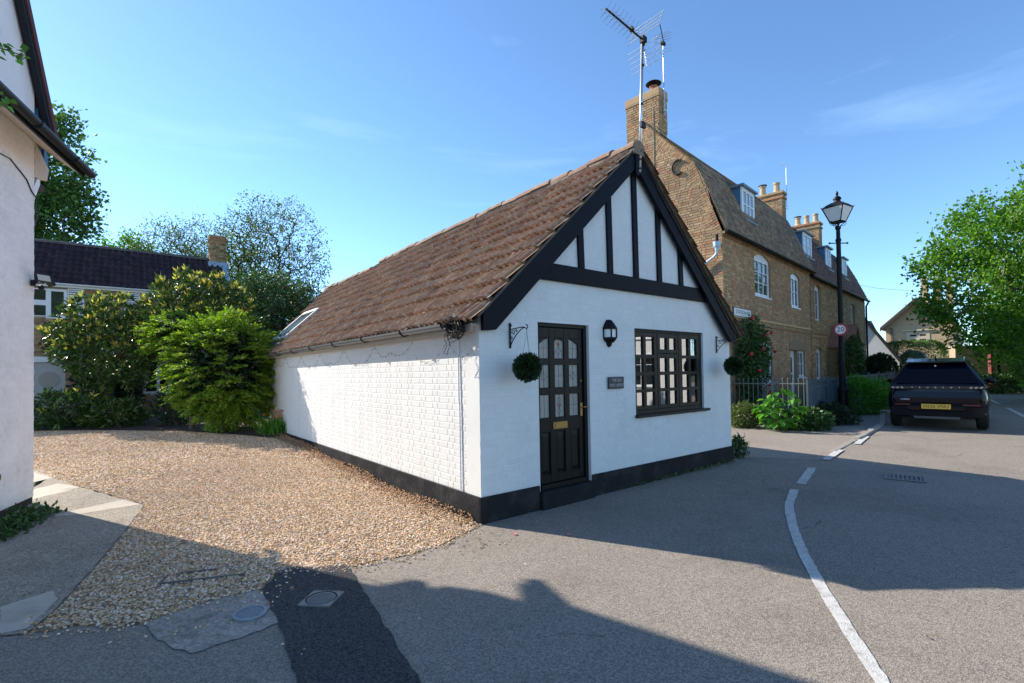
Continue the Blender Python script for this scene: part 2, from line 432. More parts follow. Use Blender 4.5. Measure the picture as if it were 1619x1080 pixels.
class MB:
    def __init__(s):
        s.v, s.f = [], []

    def add(s, verts, faces):
        k = len(s.v)
        s.v += [tuple(q) for q in verts]
        s.f += [tuple(i + k for i in f) for f in faces]
        return s

    def box(s, x0, y0, z0, x1, y1, z1):
        return s.add([(x0, y0, z0), (x1, y0, z0), (x1, y1, z0), (x0, y1, z0), (x0, y0, z1), (x1, y0, z1), (x1, y1, z1), (x0, y1, z1)],
                     [(0, 3, 2, 1), (4, 5, 6, 7), (0, 1, 5, 4), (1, 2, 6, 5), (2, 3, 7, 6), (3, 0, 4, 7)])

    def prism(s, poly, y0, y1):
        """poly of (x,z) going anticlockwise seen from -y; extruded from y0 to y1"""
        n = len(poly)
        vs = [(x, y0, z) for x, z in poly] + [(x, y1, z) for x, z in poly]
        fs = [tuple(range(n)), tuple(range(2 * n - 1, n - 1, -1))]
        fs += [(i, i + n, (i + 1) % n + n, (i + 1) % n) for i in range(n)]
        return s.add(vs, fs)

    def prismz(s, poly, z0, z1):
        n = len(poly)
        vs = [(x, y, z0) for x, y in poly] + [(x, y, z1) for x, y in poly]
        fs = [tuple(range(n - 1, -1, -1)), tuple(range(n, 2 * n))]
        fs += [(i, (i + 1) % n, (i + 1) % n + n, i + n) for i in range(n)]
        return s.add(vs, fs)

    def prismx(s, poly, x0, x1):
        """poly of (y,z)"""
        n = len(poly)
        vs = [(x0, y, z) for y, z in poly] + [(x1, y, z) for y, z in poly]
        fs = [tuple(range(n)), tuple(range(2 * n - 1, n - 1, -1))]
        fs += [(i, i + n, (i + 1) % n + n, (i + 1) % n) for i in range(n)]
        return s.add(vs, fs)

    def tube(s, pts, r, n=8, caps=True):
        pts = [Vector(p) for p in pts]
        rr = r if isinstance(r, (list, tuple)) else [r] * len(pts)
        rings = []
        prev = None
        for i, p in enumerate(pts):
            d = (pts[min(i + 1, len(pts) - 1)] - pts[max(i - 1, 0)]).normalized()
            a = prev if prev is not None else (Vector((0, 0, 1)) if abs(d.z) < 0.9 else Vector((1, 0, 0)))
            e1 = (a - d * a.dot(d))
            if e1.length < 1e-5:
                e1 = d.orthogonal()
            e1.normalize()
            prev = e1
            e2 = d.cross(e1)
            rings.append([p + (e1 * math.cos(2 * math.pi * k / n) + e2 * math.sin(2 * math.pi * k / n)) * rr[i] for k in range(n)])
        vs = [q for ring in rings for q in ring]
        fs = []
        for i in range(len(rings) - 1):
            for k in range(n):
                fs.append((i * n + k, i * n + (k + 1) % n, (i + 1) * n + (k + 1) % n, (i + 1) * n + k))
        if caps:
            fs.append(tuple(range(n - 1, -1, -1)))
            fs.append(tuple(len(vs) - n + k for k in range(n)))
        return s.add(vs, fs)

    def lathe(s, prof, c=(0, 0, 0), n=16, caps=True):
        vs = [(c[0] + r * math.cos(2 * math.pi * k / n), c[1] + r * math.sin(2 * math.pi * k / n), c[2] + z) for r, z in prof for k in range(n)]
        fs = []
        for i in range(len(prof) - 1):
            for k in range(n):
                fs.append((i * n + k, i * n + (k + 1) % n, (i + 1) * n + (k + 1) % n, (i + 1) * n + k))
        if caps:
            fs.append(tuple(range(n - 1, -1, -1)))
            fs.append(tuple(len(vs) - n + k for k in range(n)))
        return s.add(vs, fs)

    def sphere(s, c, r, n=10, sq=(1, 1, 1)):
        k = len(s.v)
        prof = [(max(1e-4, math.sin(math.pi * i / n)) * r, -math.cos(math.pi * i / n) * r) for i in range(n + 1)]
        s.lathe(prof, (0, 0, 0), n + 2, False)
        for i in range(k, len(s.v)):
            q = s.v[i]
            s.v[i] = (q[0] * sq[0] + c[0], q[1] * sq[1] + c[1], q[2] * sq[2] + c[2])
        return s

    def xform(s, M, k=0):
        for i in range(k, len(s.v)):
            s.v[i] = tuple(M @ Vector(s.v[i]))
        return s

    def mesh(s, name, ma, smooth=False, bevel=0.0):
        me = bpy.data.meshes.new(name)
        me.from_pydata(s.v, [], s.f)
        bm = bmesh.new()
        bm.from_mesh(me)
        bmesh.ops.recalc_face_normals(bm, faces=bm.faces)
        if bevel:
            bmesh.ops.bevel(bm, geom=[e for e in bm.edges if len(e.link_faces) == 2 and e.calc_face_angle() > 0.5], offset=bevel, segments=1, affect='EDGES')
        bm.to_mesh(me)
        bm.free()
        if smooth:
            for p in me.polygons:
                p.use_smooth = True
        me.materials.append(ma)
        return me

    def build(s, name, ma, parent=None, smooth=False, loc=None, rot=None, kind=None, bevel=0.0):
        return link(name, s.mesh(name, ma, smooth, bevel), parent, loc, rot, kind)


def npmesh(name, V, F, ma, smooth=False):
    """mesh from numpy arrays, faces all of one size"""
    V = np.asarray(V, np.float32)
    F = np.asarray(F, np.int32)
    me = bpy.data.meshes.new(name)
    me.vertices.add(len(V))
    me.vertices.foreach_set('co', V.ravel())
    k = F.shape[1]
    me.loops.add(F.size)
    me.loops.foreach_set('vertex_index', F.ravel())
    me.polygons.add(len(F))
    me.polygons.foreach_set('loop_start', np.arange(0, F.size, k, dtype=np.int32))
    me.polygons.foreach_set('use_smooth', np.full(len(F), bool(smooth)))
    me.update(calc_edges=True)
    me.materials.append(ma)
    return me


def stamp(V0, F0, mats):
    """copies of a template under many 4x4 matrices"""
    mats = np.asarray(mats, np.float64)
    n, k = len(mats), len(V0)
    V = np.einsum('nij,kj->nki', mats[:, :3, :3], V0) + mats[:, None, :3, 3]
    F = (np.asarray(F0)[None] + (np.arange(n) * k)[:, None, None]).reshape(-1, np.asarray(F0).shape[1])
    return V.reshape(-1, 3), F


_fonts = {}


def text(name, body, size, ma, parent, loc, rot, depth=0.002, width=None, kind=None):
    cu = bpy.data.curves.new('lettering', 'FONT')
    cu.body = body
    cu.size = size
    cu.align_x = 'CENTER'
    cu.align_y = 'CENTER'
    cu.extrude = depth
    cu.resolution_u = 2
    o = bpy.data.objects.new('tmp', cu)
    COL.objects.link(o)
    dg = bpy.context.evaluated_depsgraph_get()
    me = bpy.data.meshes.new_from_object(o.evaluated_get(dg))
    bpy.data.objects.remove(o)
    if width:
        xs = [v.co.x for v in me.vertices]
        w = max(xs) - min(xs)
        for v in me.vertices:
            v.co.x *= width / w
    me.materials.clear()
    me.materials.append(ma)
    return link(name, me, parent, loc, rot, kind)


def smooth01(t):
    t = min(1, max(0, t))
    return t * t * (3 - 2 * t)


def gh(x, y):
    """height of the ground: it rises gently away from the camera, more on the drive than on the street"""
    t = max(0.0, y - 5.2)
    return (0.13 + 0.27 * smooth01((1 - x) / 6)) * (1 - math.exp(-t * t / 50))


GX = [-300, -150, -80, -50, -35, -28, -22] + [i * 1.0 - 18 for i in range(0, 37)] + [20, 23, 27, 32, 40, 60, 100, 160, 300]
GY = [-100, -40, -15] + [i * 1.0 - 6 for i in range(0, 31)] + [26, 28, 31, 35, 40, 50, 70, 110, 180, 300]


def sheet(name, poly, off, ma, parent=None, kind='structure', fine=False):
    """ground sheet over a plan polygon, following the lie of the land, OFF above it"""
    me = bpy.data.meshes.new(name)
    bm = bmesh.new()
    bm.faces.new([bm.verts.new((x, y, 0)) for x, y in poly])
    xs = [p[0] for p in poly]
    ys = [p[1] for p in poly]
    for gx in GX:
        if min(xs) < gx < max(xs):
            bmesh.ops.bisect_plane(bm, geom=bm.verts[:] + bm.edges[:] + bm.faces[:], plane_co=(gx, 0, 0), plane_no=(1, 0, 0))
    for gy in GY:
        if min(ys) < gy < max(ys):
            bmesh.ops.bisect_plane(bm, geom=bm.verts[:] + bm.edges[:] + bm.faces[:], plane_co=(0, gy, 0), plane_no=(0, 1, 0))
    bmesh.ops.triangulate(bm, faces=[f for f in bm.faces if len(f.verts) > 4])
    for v in bm.verts:
        v.co.z = gh(v.co.x, v.co.y) + off
    bmesh.ops.recalc_face_normals(bm, faces=bm.faces)
    if sum(f.normal.z for f in bm.faces) < 0:
        bmesh.ops.reverse_faces(bm, faces=bm.faces)
    bm.to_mesh(me)
    bm.free()
    me.materials.append(ma)
    o = link(name, me, parent)
    if kind:
        o['kind'] = kind
    return o


def ragged(poly, step=0.12, amp=0.03, seed=1):
    rg = random.Random(seed)
    out = []
    n = len(poly)
    for i in range(n):
        a, b = Vector(poly[i]), Vector(poly[(i + 1) % n])
        k = max(1, int((b - a).length / step))
        d = (b - a).normalized() if (b - a).length > 1e-6 else Vector((1, 0))
        nn = Vector((-d.y, d.x))
        for j in range(k):
            q = a.lerp(b, j / k) + nn * rg.uniform(-amp, amp) * (1 if j else 0.4)
            out.append((q.x, q.y))
    return out


# ------------------------------------------------------------------ vegetation helpers
def leaves_np(P, D, L, W, fold=0.25, spread=None):
    """diamond leaves: base P, direction D (unit), length L, width W -> V, F (tris)"""
    n = len(P)
    U = RNG.normal(size=(n, 3))
    S = np.cross(D, U)
    S /= np.linalg.norm(S, axis=1)[:, None] + 1e-9
    if spread is not None:
        S = S * (1 - spread) + np.cross(D, np.array([0, 0, 1.0])) * spread
        S /= np.linalg.norm(S, axis=1)[:, None] + 1e-9
    N = np.cross(S, D)
    L = np.broadcast_to(L, (n,))[:, None]
    W = np.broadcast_to(W, (n,))[:, None]
    V = np.stack([P, P + D * L * 0.5 + S * W * 0.5 + N * W * fold, P + D * L, P + D * L * 0.5 - S * W * 0.5 + N * W * fold], 1).reshape(-1, 3)
    b = (np.arange(n) * 4)[:, None]
    F = np.concatenate([b + np.array([[0, 1, 2]]), b + np.array([[0, 2, 3]])], 1).reshape(-1, 3)
    return V, F


def unit(n, zbias=0.0):
    d = RNG.normal(size=(n, 3))
    d[:, 2] += zbias
    return d / np.linalg.norm(d, axis=1)[:, None]


def blob_points(n, c, r, shell=0.5, lumps=7, seed=0, zmin=None):
    """points in a lumpy ellipsoid, denser towards its outside"""
    rg = np.random.default_rng(seed)
    d = rg.normal(size=(n, 3))
    d /= np.linalg.norm(d, axis=1)[:, None]
    q = rg.normal(size=(lumps, 3))
    q /= np.linalg.norm(q, axis=1)[:, None]
    amp = rg.uniform(0.55, 1.0, lumps)
    k = np.max(amp * np.clip((d @ q.T - 0.45) / 0.55, 0, 1) ** 0.7, axis=1)
    rad = 0.72 + 0.36 * k
    t = 1 - (1 - shell) * rg.uniform(0, 1, n) ** 1.4 if shell < 1 else np.ones(n)
    P = np.asarray(c) + d * rad[:, None] * t[:, None] * np.asarray(r)
    if zmin is not None:
        P[:, 2] = np.maximum(P[:, 2], zmin + rg.uniform(0, 0.15, n))
    return P, d


def leaf_mass(name, P, D, L, W, ma, parent=None, jitter=0.0, fold=0.25, kind=None, spread=None):
    n = len(P)
    P = P + RNG.normal(size=P.shape) * jitter
    V, F = leaves_np(P, D, L * RNG.uniform(0.5, 1.4, n), W * RNG.uniform(0.6, 1.35, n), fold, spread)
    return link(name, npmesh(name, V, F, ma), parent, kind=kind)


def branch_tree(root, base, fork, targets, r0, ma, tip=0.006, wob=0.12, sides=5, name='trunk', minr=0.0):
    """limbs joined greedily from the trunk to each target point (pipe-model radii); returns the twig points"""
    base, fork = np.asarray(base, float), np.asarray(fork, float)
    nodes = [base, base * 0.5 + fork * 0.5 + RNG.normal(size=3) * 0.05, fork]
    par = [-1, 0, 1]
    T = np.asarray(targets)
    order = np.argsort(np.linalg.norm(T - fork, axis=1))
    for i in order:
        t = T[i]
        A = np.array(nodes[1:])
        dist = np.linalg.norm(A - t, axis=1) + 0.35 * np.linalg.norm(A - fork, axis=1)
        j = int(np.argmin(dist)) + 1
        a = nodes[j]
        mid = (a + t) / 2 + RNG.normal(size=3) * wob * np.linalg.norm(t - a) + np.array([0, 0, 0.06 * np.linalg.norm(t - a)])
        nodes.append(mid)
        par.append(j)
        nodes.append(t)
        par.append(len(nodes) - 2)
    n = len(nodes)
    load = np.zeros(n)
    for i in range(n - 1, -1, -1):
        load[i] = max(load[i], 1.0)
        if par[i] >= 0:
            load[par[i]] += load[i]
    rad = np.maximum(tip, r0 * (load / load[0]) ** 0.5)
    X = np.array(nodes)
    p = np.array(par)
    idx = np.where(p >= 0)[0]
    A, B = X[p[idx]], X[idx]
    ra = np.minimum(rad[p[idx]], rad[idx] * 1.5)
    rb = rad[idx]
    D = B - A
    D /= np.linalg.norm(D, axis=1)[:, None] + 1e-9
    E1 = np.cross(D, np.array([0.31, 0.87, 0.2]))
    E1 /= np.linalg.norm(E1, axis=1)[:, None] + 1e-9
    E2 = np.cross(D, E1)
    ang = np.arange(sides) * 2 * math.pi / sides
    ring = E1[:, None] * np.cos(ang)[None, :, None] + E2[:, None] * np.sin(ang)[None, :, None]
    V = np.concatenate([A[:, None] + ring * ra[:, None, None], B[:, None] + ring * rb[:, None, None]], 1).reshape(-1, 3)
    k = np.arange(sides)
    q = np.stack([k, (k + 1) % sides, (k + 1) % sides + sides, k + sides], 1)
    F = (q[None] + (np.arange(len(idx)) * 2 * sides)[:, None, None]).reshape(-1, 4)
    o = link(name, npmesh(name, V, F, ma, True), root)
    return o


def tree(name, label, base, fork_h, c, r, n_tip, n_leaf, L, W, lm, r0=0.2, bark=None, shell=0.35, per=None, jit=0.25, seed=1, lumps=9, group=None, zb=0.0, tip=0.006, cat='tree', wob=.12):
    root = empty(name, base, 0, label, cat, group)
    b = np.zeros(3)
    cc = np.asarray(c, float) - np.asarray(base)
    T, d = blob_points(n_tip, cc, r, shell, lumps, seed)
    fork = np.array([cc[0] * 0.25, cc[1] * 0.25, fork_h])
    branch_tree(root, b, fork, T, r0, bark or BARK, tip, wob)
    i = RNG.integers(0, n_tip, n_leaf)
    P = T[i] + RNG.normal(size=(n_leaf, 3)) * jit
    D = d[i] * 0.5 + unit(n_leaf, zb) * 0.8
    D /= np.linalg.norm(D, axis=1)[:, None]
    leaf_mass('crown', P, D, L, W, lm, root)
    return root


def shrub(name, label, base, c, r, n, L, W, lm, seed=1, lumps=9, shell=0.55, zmin=0.0, group=None, zb=0.2, stem=BARK, cat='shrub', fold=0.25, extra=None):
    root = empty(name, base, 0, label, cat, group)
    cc = np.asarray(c, float) - np.asarray(base)
    P, d = blob_points(n, cc, r, shell, lumps, seed, zmin)
    D = d * 0.6 + unit(n, zb) * 0.8
    D /= np.linalg.norm(D, axis=1)[:, None]
    leaf_mass('foliage', P, D, L, W, lm, root, 0.03, fold)
    T, _ = blob_points(24, cc, np.asarray(r) * 0.75, 0.3, 5, seed + 9, 0.2)
    branch_tree(root, (cc[0], cc[1], 0), (cc[0], cc[1], min(0.5, cc[2] * 0.5)), T, 0.05, stem, 0.006, name='stem')
    return root


# ------------------------------------------------------------------ frames of the buildings
YAW_P = math.pi / 2 - 0.9016
P0 = Vector((-0.3479, 5.2303, 0))
PU = Vector((math.sin(0.9016), math.cos(0.9016), 0))
PV = Vector((-math.cos(0.9016), math.sin(0.9016), 0))


def pw(u, v, z=0.0):
    q = P0 + PU * u + PV * v
    return (q.x, q.y, z)


YAW_B = math.pi / 2 - R(45.3)
B0 = Vector((5.83, 13.4, 0))
BU = Vector((math.sin(R(45.3)), math.cos(R(45.3)), 0))
BV = Vector((-BU.y, BU.x, 0))


def bw(u, v, z=0.0):
    q = B0 + BU * u + BV * v
    return (q.x, q.y, z)


YAW_L = math.pi / 2 + R(23)
L0 = Vector((-6.23, 6.39, 0))
LU = Vector((-math.sin(R(23)), math.cos(R(23)), 0))
LV = Vector((-LU.y, LU.x, 0))


def lw(u, v, z=0.0):
    q = L0 + LU * u + LV * v
    return (q.x, q.y, z)


# ------------------------------------------------------------------ brick and tile laying
def brick_template(l, h, d=0.014, ch=0.006, wob=0.0):
    """a brick face standing proud of the wall: five faces, the front a little smaller; x along, z up, front at -y"""
    rg = random.Random(round(l * 1000) + round(wob * 1e5))
    j = lambda: rg.uniform(-wob, wob)
    x, z = l / 2, h / 2
    V = [(-x, 0, -z), (x, 0, -z), (x, 0, z), (-x, 0, z),
         (-x + ch + j(), -d + j() * .5, -z + ch + j()), (x - ch + j(), -d + j() * .5, -z + ch + j()), (x - ch + j(), -d + j() * .5, z - ch + j()), (-x + ch + j(), -d + j() * .5, z - ch + j())]
    F = [(4, 5, 6, 7), (0, 1, 5, 4), (1, 2, 6, 5), (2, 3, 7, 6), (3, 0, 4, 7)]
    return V, F


def lay_bricks(x0, x1, z0, z1, keep, course=0.075, bl=0.215, gap=0.010, header_every=2, seed=0, irregular=0.0):
    """Flemish-like bond over a rectangle; keep(xa,xb,za,zb) -> (xa,xb) clipped or None. returns [(xc,zc,l,h)]"""
    rg = random.Random(seed)
    out = []
    row = 0
    z = z0
    while z + course * 0.6 <= z1:
        h = min(course, z1 - z) - gap
        x = x0 - (0 if row % 2 == 0 else bl * 0.75) - rg.uniform(0, bl * 0.4) * irregular
        k = row % 2
        while x < x1:
            l = bl if (k % 2 == 0) else bl * 0.5
            xa, xb = max(x, x0), min(x + l, x1)
            if xb - xa > 0.03:
                for seg in keep(xa, xb, z, z + h):
                    if seg[1] - seg[0] > 0.03:
                        out.append(((seg[0] + seg[1]) / 2 + rg.uniform(-.002, .002), z + h / 2 + rg.uniform(-.0015, .0015), seg[1] - seg[0], h))
            x += l + gap
            k += 1
        z += course
        row += 1
    return out


def minus(xa, xb, holes):
    segs = [(xa, xb)]
    for ha, hb in holes:
        nxt = []
        for a, b in segs:
            if hb <= a or ha >= b:
                nxt.append((a, b))
            else:
                if ha > a:
                    nxt.append((a, ha))
                if hb < b:
                    nxt.append((hb, b))
        segs = nxt
    return segs


def place_bricks(root, sets, camlocal, n_single, ma, d=0.014, wob=0.002, ch=0.006):
    """sets: list of (bricks, fn) with fn(x, z) -> (location, rotation) in root space. The n_single nearest whole bricks become objects, the rest one mesh a set."""
    allb = []
    for si, (bs, fn) in enumerate(sets):
        for b in bs:
            loc, rot = fn(b[0], b[1])
            ang = b[4] if len(b) > 4 else 0.0
            allb.append((sum((loc[i] - camlocal[i]) ** 2 for i in range(3)), si, b, loc, rot, ang))
    allb.sort(key=lambda t: t[0])
    meshes = {}
    rest = [[] for _ in sets]
    cnt = 0
    rg = random.Random(5)
    for _, si, b, loc, rot, ang in allb:
        M = Matrix.Translation(loc) @ Euler(rot).to_matrix().to_4x4() @ Matrix.Rotation(ang, 4, 'Y')
        if cnt < n_single:
            l, h = round(b[2] / 0.02) * 0.02 if abs(b[2] - 0.215) > 0.004 and abs(b[2] - 0.1075) > 0.004 else round(b[2], 4), round(b[3], 3)
            key = (l, h, rg.randrange(4) if l > 0.2 else rg.randrange(2))
            if key not in meshes:
                V, F = brick_template(min(l, b[2] + 0.004), h, d, ch, wob * (1 + 0.2 * key[2]))
                mb = MB().add(V, F)
                me = bpy.data.meshes.new('brick')
                me.from_pydata(mb.v, [], mb.f)
                me.materials.append(ma)
                meshes[key] = me
            o = link('brick', meshes[key], root)
            o.matrix_local = M
            cnt += 1
        else:
            rest[si].append((M, b))
    for si, lst in enumerate(rest):
        if not lst:
            continue
        Vs, Fs = [], []
        k = 0
        for M, b in lst:
            V, F = brick_template(b[2], b[3], d * rg.uniform(0.75, 1.1), ch, wob)
            Mn = np.array(M)
            Vs.append(np.array(V) @ Mn[:3, :3].T + Mn[:3, 3])
            Fs.append(np.array(F) + k)
            k += 8
        link('brickwork', npmesh('brickwork', np.concatenate(Vs), np.concatenate(Fs), ma), root, kind='stuff')


DOUBLE_ROLL = [(0.0, 0.0), (0.06, 0.022), (0.13, 0.036), (0.20, 0.038), (0.28, 0.022), (0.34, 0.0), (0.5, 0.0), (0.56, 0.022), (0.63, 0.036), (0.70, 0.038), (0.78, 0.022), (0.84, 0.0), (1.0, 0.0)]
PAN_ROLL = [(0.0, 0.030), (0.12, 0.048), (0.26, 0.054), (0.40, 0.040), (0.52, 0.016), (0.68, 0.0), (0.86, 0.008), (1.0, 0.030)]


def roll_tile_template(w, l, t, prof, lift=0.020):
    """a rolled tile: x along the eave, y up the slope (lower edge at y=0), z outwards"""
    n = len(prof)
    V = [(f * w, 0, h + lift) for f, h in prof] + [(f * w, l, h) for f, h in prof] + [(f * w, 0.002, h + lift - t) for f, h in prof]
    F = []
    for i in range(n - 1):
        F.append((i, i + 1, n + i + 1, n + i))
        F.append((2 * n + i, 2 * n + i + 1, i + 1, i))
    return np.array(V), F


def lay_tiles(root, origin, ex, ey, ncols, nrows, w, gauge, tmpl, ma, camlocal, n_single, keep, jit=0.006, name='roof_tile', kindname='tile_courses', tilt=.013):
    """origin: lower corner; ex along the eave, ey up the slope (unit). keep(xc, yc) decides"""
    ex, ey = Vector(ex), Vector(ey)
    ez = ex.cross(ey).normalized()
    V0, F0 = tmpl
    rg = random.Random(11)
    lst = []
    for r in range(nrows):
        for c in range(ncols):
            x, y = c * w, r * gauge
            if not keep(x + w / 2, y + gauge / 2):
                continue
            loc = Vector(origin) + ex * (x + rg.uniform(-jit, jit)) + ey * (y + rg.uniform(-2 * jit, 2 * jit)) + ez * rg.uniform(0, jit)
            M = Matrix((ex, ey, ez)).transposed().to_4x4()
            M = Matrix.Translation(loc) @ M @ Euler((rg.uniform(-tilt, tilt), rg.uniform(-tilt, tilt), rg.uniform(-.014, .014))).to_matrix().to_4x4()
            lst.append(((loc - Vector(camlocal)).length, M))
    lst.sort(key=lambda t: t[0])
    me = bpy.data.meshes.new(name)
    me.from_pydata([tuple(v) for v in V0], [], [tuple(f) for f in F0])
    me.materials.append(ma)
    for p in me.polygons:
        p.use_smooth = False
    for _, M in lst[:n_single]:
        o = link(name, me, root)
        o.matrix_local = M
    if len(lst) > n_single:
        V, F = stamp(V0, F0, [np.array(M) for _, M in lst[n_single:]])
        link(kindname, npmesh(kindname, V, F, ma), root, kind='stuff')


def camlocal(root):
    M = Matrix.Translation(root.location) @ root.rotation_euler.to_matrix().to_4x4()
    return M.inverted() @ Vector((0, 0, H))

# ================================================================== THE SETTING
sheet('ground', [(-300, -100), (300, -100), (300, 300), (-300, 300)], -0.06, GRASSGROUND)
road = sheet('road', [(-60, -60), (60, -60), (60, 10), (48, 34), (26, 33), (22.5, 27.5), (14.5, 19.2), (9.78, 12.91), (7.85, 10.93), (6.84, 9.98), (5.22, 8.39), (4.3, 8.9),
                      (3.3, 9.1), (-0.35, 5.6), (-6, 5.9), (-9, 2.5), (-60, 2)], 0.0, ASPHALT)
GRAVEL = ragged([(-0.30, 5.22), (-0.37, 5.12), (-0.67, 4.62), (-0.97, 4.34), (-1.21, 4.21), (-1.4, 4.12), (-1.82, 4.13), (-1.95, 3.95), (-1.89, 3.69), (-2.2, 3.5), (-2.4, 3.23), (-2.74, 3.21),
                 (-3.12, 3.15), (-3.21, 3.49), (-3.55, 4.17), (-4.08, 5.19), (-4.66, 6.23), (-6.49, 7.29), (-8.5, 8.5), (-11.0, 10.8), (-13.5, 13.0), (-13, 15.5), (-9.6, 14.6), (-6.6, 13.2)], 0.12, 0.035, 3)
gravel_bed = sheet('gravel_bed', GRAVEL, 0.002, GRAVELBED, kind='stuff')
sheet('soil_border', [(-13.5, 12.9), (-10.3, 12.7), (-8.3, 12.35), (-6.4, 11.6), (-5.55, 11.15), (-5.3, 11.6), (-6.2, 13.6), (-9.4, 16.4), (-14.5, 15.8)], 0.02, SOIL)
# the concrete path beside the white house, its bands of smoother screed
path = sheet('concrete_path', ragged([(-8.4, 8.55), (-6.49, 7.27), (-4.66, 6.2), (-4.08, 5.16), (-3.55, 4.14), (-3.21, 3.46), (-3.1, 3.12), (-3.30, 3.09), (-4.97, 4.74), (-5.6, 5.2), (-5.95, 5.6), (-6.5, 6.3), (-7.6, 8.2)], 0.12, 0.012, 4), 0.008, CONCRETE)
BANDS = [[(-8.29, 8.46), (-7.75, 8.10), (-7.27, 7.80), (-7.34, 7.45), (-7.7, 7.9)], [(-6.91, 7.07), (-6.86, 7.42), (-6.30, 7.16), (-6.31, 6.94), (-6.41, 6.56)],
         [(-5.49, 5.75), (-5.13, 6.46), (-4.71, 6.22), (-5.2, 5.80)], [(-3.63, 3.48), (-3.50, 3.74), (-3.33, 3.60), (-3.14, 3.18), (-3.26, 3.12)]]
for bi, bpoly in enumerate(BANDS):
    sheet('screed_band', ragged(bpoly, .1, .008, 20 + bi), 0.010, SCREED, path, kind=None)
sheet('cement_patch', ragged([(-2.42, 3.22), (-2.2, 3.52), (-1.93, 3.70), (-1.72, 3.52), (-1.53, 3.22), (-1.69, 3.03), (-1.89, 2.87), (-2.19, 3.03)], 0.06, 0.014, 5), 0.006, CEMENT)
sheet('dark_tarmac_strip', ragged([(-1.97, 4.11), (-1.4, 4.14), (-0.98, 3.41), (-0.5, 2.57), (0.25, 1.2), (-0.6, 1.2), (-1.15, 2.59), (-1.55, 3.22), (-1.9, 3.71)], 0.07, 0.011, 6), 0.009, ASPHALT_NEW)
pave = sheet('pavement', [(3.55, 8.75), (4.3, 8.68), (5.22, 8.39), (6.84, 9.98), (7.85, 10.93), (9.78, 12.91), (14.5, 19.2), (22.5, 27.5), (21, 29), (13, 20), (7.2, 13.2), (5.6, 15), (2.6, 12)], 0.005, PAVE)
# kerb stones along the pavement edge
kerb_line = [(5.95, 9.10), (6.84, 9.98), (7.85, 10.93), (9.78, 12.91), (14.5, 19.2), (22.5, 27.5)]
krg = random.Random(2)
nk = 0
for a, b in zip(kerb_line[:-1], kerb_line[1:]):
    a, b = Vector(a), Vector(b)
    n = max(1, round((b - a).length / 0.92))
    if nk > 24:
        break
    for i in range(n):
        p, q = a.lerp(b, i / n), a.lerp(b, (i + 1) / n)
        d = (q - p).normalized()
        nn = Vector((-d.y, d.x))
        p2, q2 = p + d * 0.006, q - d * 0.006
        z = gh(p.x, p.y)
        zt = z + 0.055 + krg.uniform(-.004, .004) - (0.035 if nk < 2 else 0)
        MB().prismz([tuple(p2 - nn * .012), tuple(q2 - nn * .012), tuple(q2 + nn * .11), tuple(p2 + nn * .11)], z - 0.05, zt).build('kerb_stone', KERB, pave, bevel=0.012)
        nk += 1

# painted road lines: the ragged white edge line and its dashes
def line_strip(name, pts, w0, w1, off=0.006, seed=1, parent=None):
    pts = [Vector(p) for p in pts]
    rg = random.Random(seed)
    L, Rr = [], []
    dense = []
    for a, b in zip(pts[:-1], pts[1:]):
        n = max(1, int((b - a).length / 0.06))
        dense += [a.lerp(b, i / n) for i in range(n)]
    dense.append(pts[-1])
    # smooth
    for _ in range(30):
        dense = [dense[0]] + [(dense[i - 1] + dense[i] * 2 + dense[i + 1]) / 4 for i in range(1, len(dense) - 1)] + [dense[-1]]
    for i, p in enumerate(dense):
        d = (dense[min(i + 1, len(dense) - 1)] - dense[max(i - 1, 0)]).normalized()
        nn = Vector((-d.y, d.x))
        w = (w0 + (w1 - w0) * i / len(dense)) / 2
        L.append(tuple(p + nn * (w + rg.uniform(-.005, .005))))
        Rr.append(tuple(p - nn * (w + rg.uniform(-.005, .005))))
    vs = [(x, y, gh(x, y) + off) for x, y in L] + [(x, y, gh(x, y) + off) for x, y in Rr]
    n = len(L)
    return MB().add(vs, [(i, n + i, n + i + 1, i + 1) for i in range(n - 1)]).build(name, ROADWHITE, parent or road)


line_strip('edge_line', [(1.55, 1.6), (1.845, 2.51), (2.0, 2.96), (2.12, 3.31), (2.33, 3.87), (2.655, 4.67), (3.185, 5.735), (3.69, 6.48)], 0.068, 0.10, seed=2)
line_strip('edge_dash', [(3.95, 6.78), (4.73, 7.80)], 0.115, 0.115, seed=3)
line_strip('edge_dash', [(5.30, 8.36), (6.17, 9.28)], 0.115, 0.115, 0.018, seed=4)
line_strip('edge_dash', [(6.90, 9.88), (7.80, 10.86)], 0.115, 0.115, 0.018, seed=5)
line_strip('centre_dash', [(14.6, 14.0), (17.0, 16.9)], 0.11, 0.11, seed=6)
line_strip('centre_dash', [(18.4, 18.6), (20.5, 21.1)], 0.11, 0.11, seed=7)
line_strip('far_white_strip', [(21.5, 24.6), (30, 26.6)], 0.3, 0.3, seed=8)  # wide white strip laid across the far end of the road

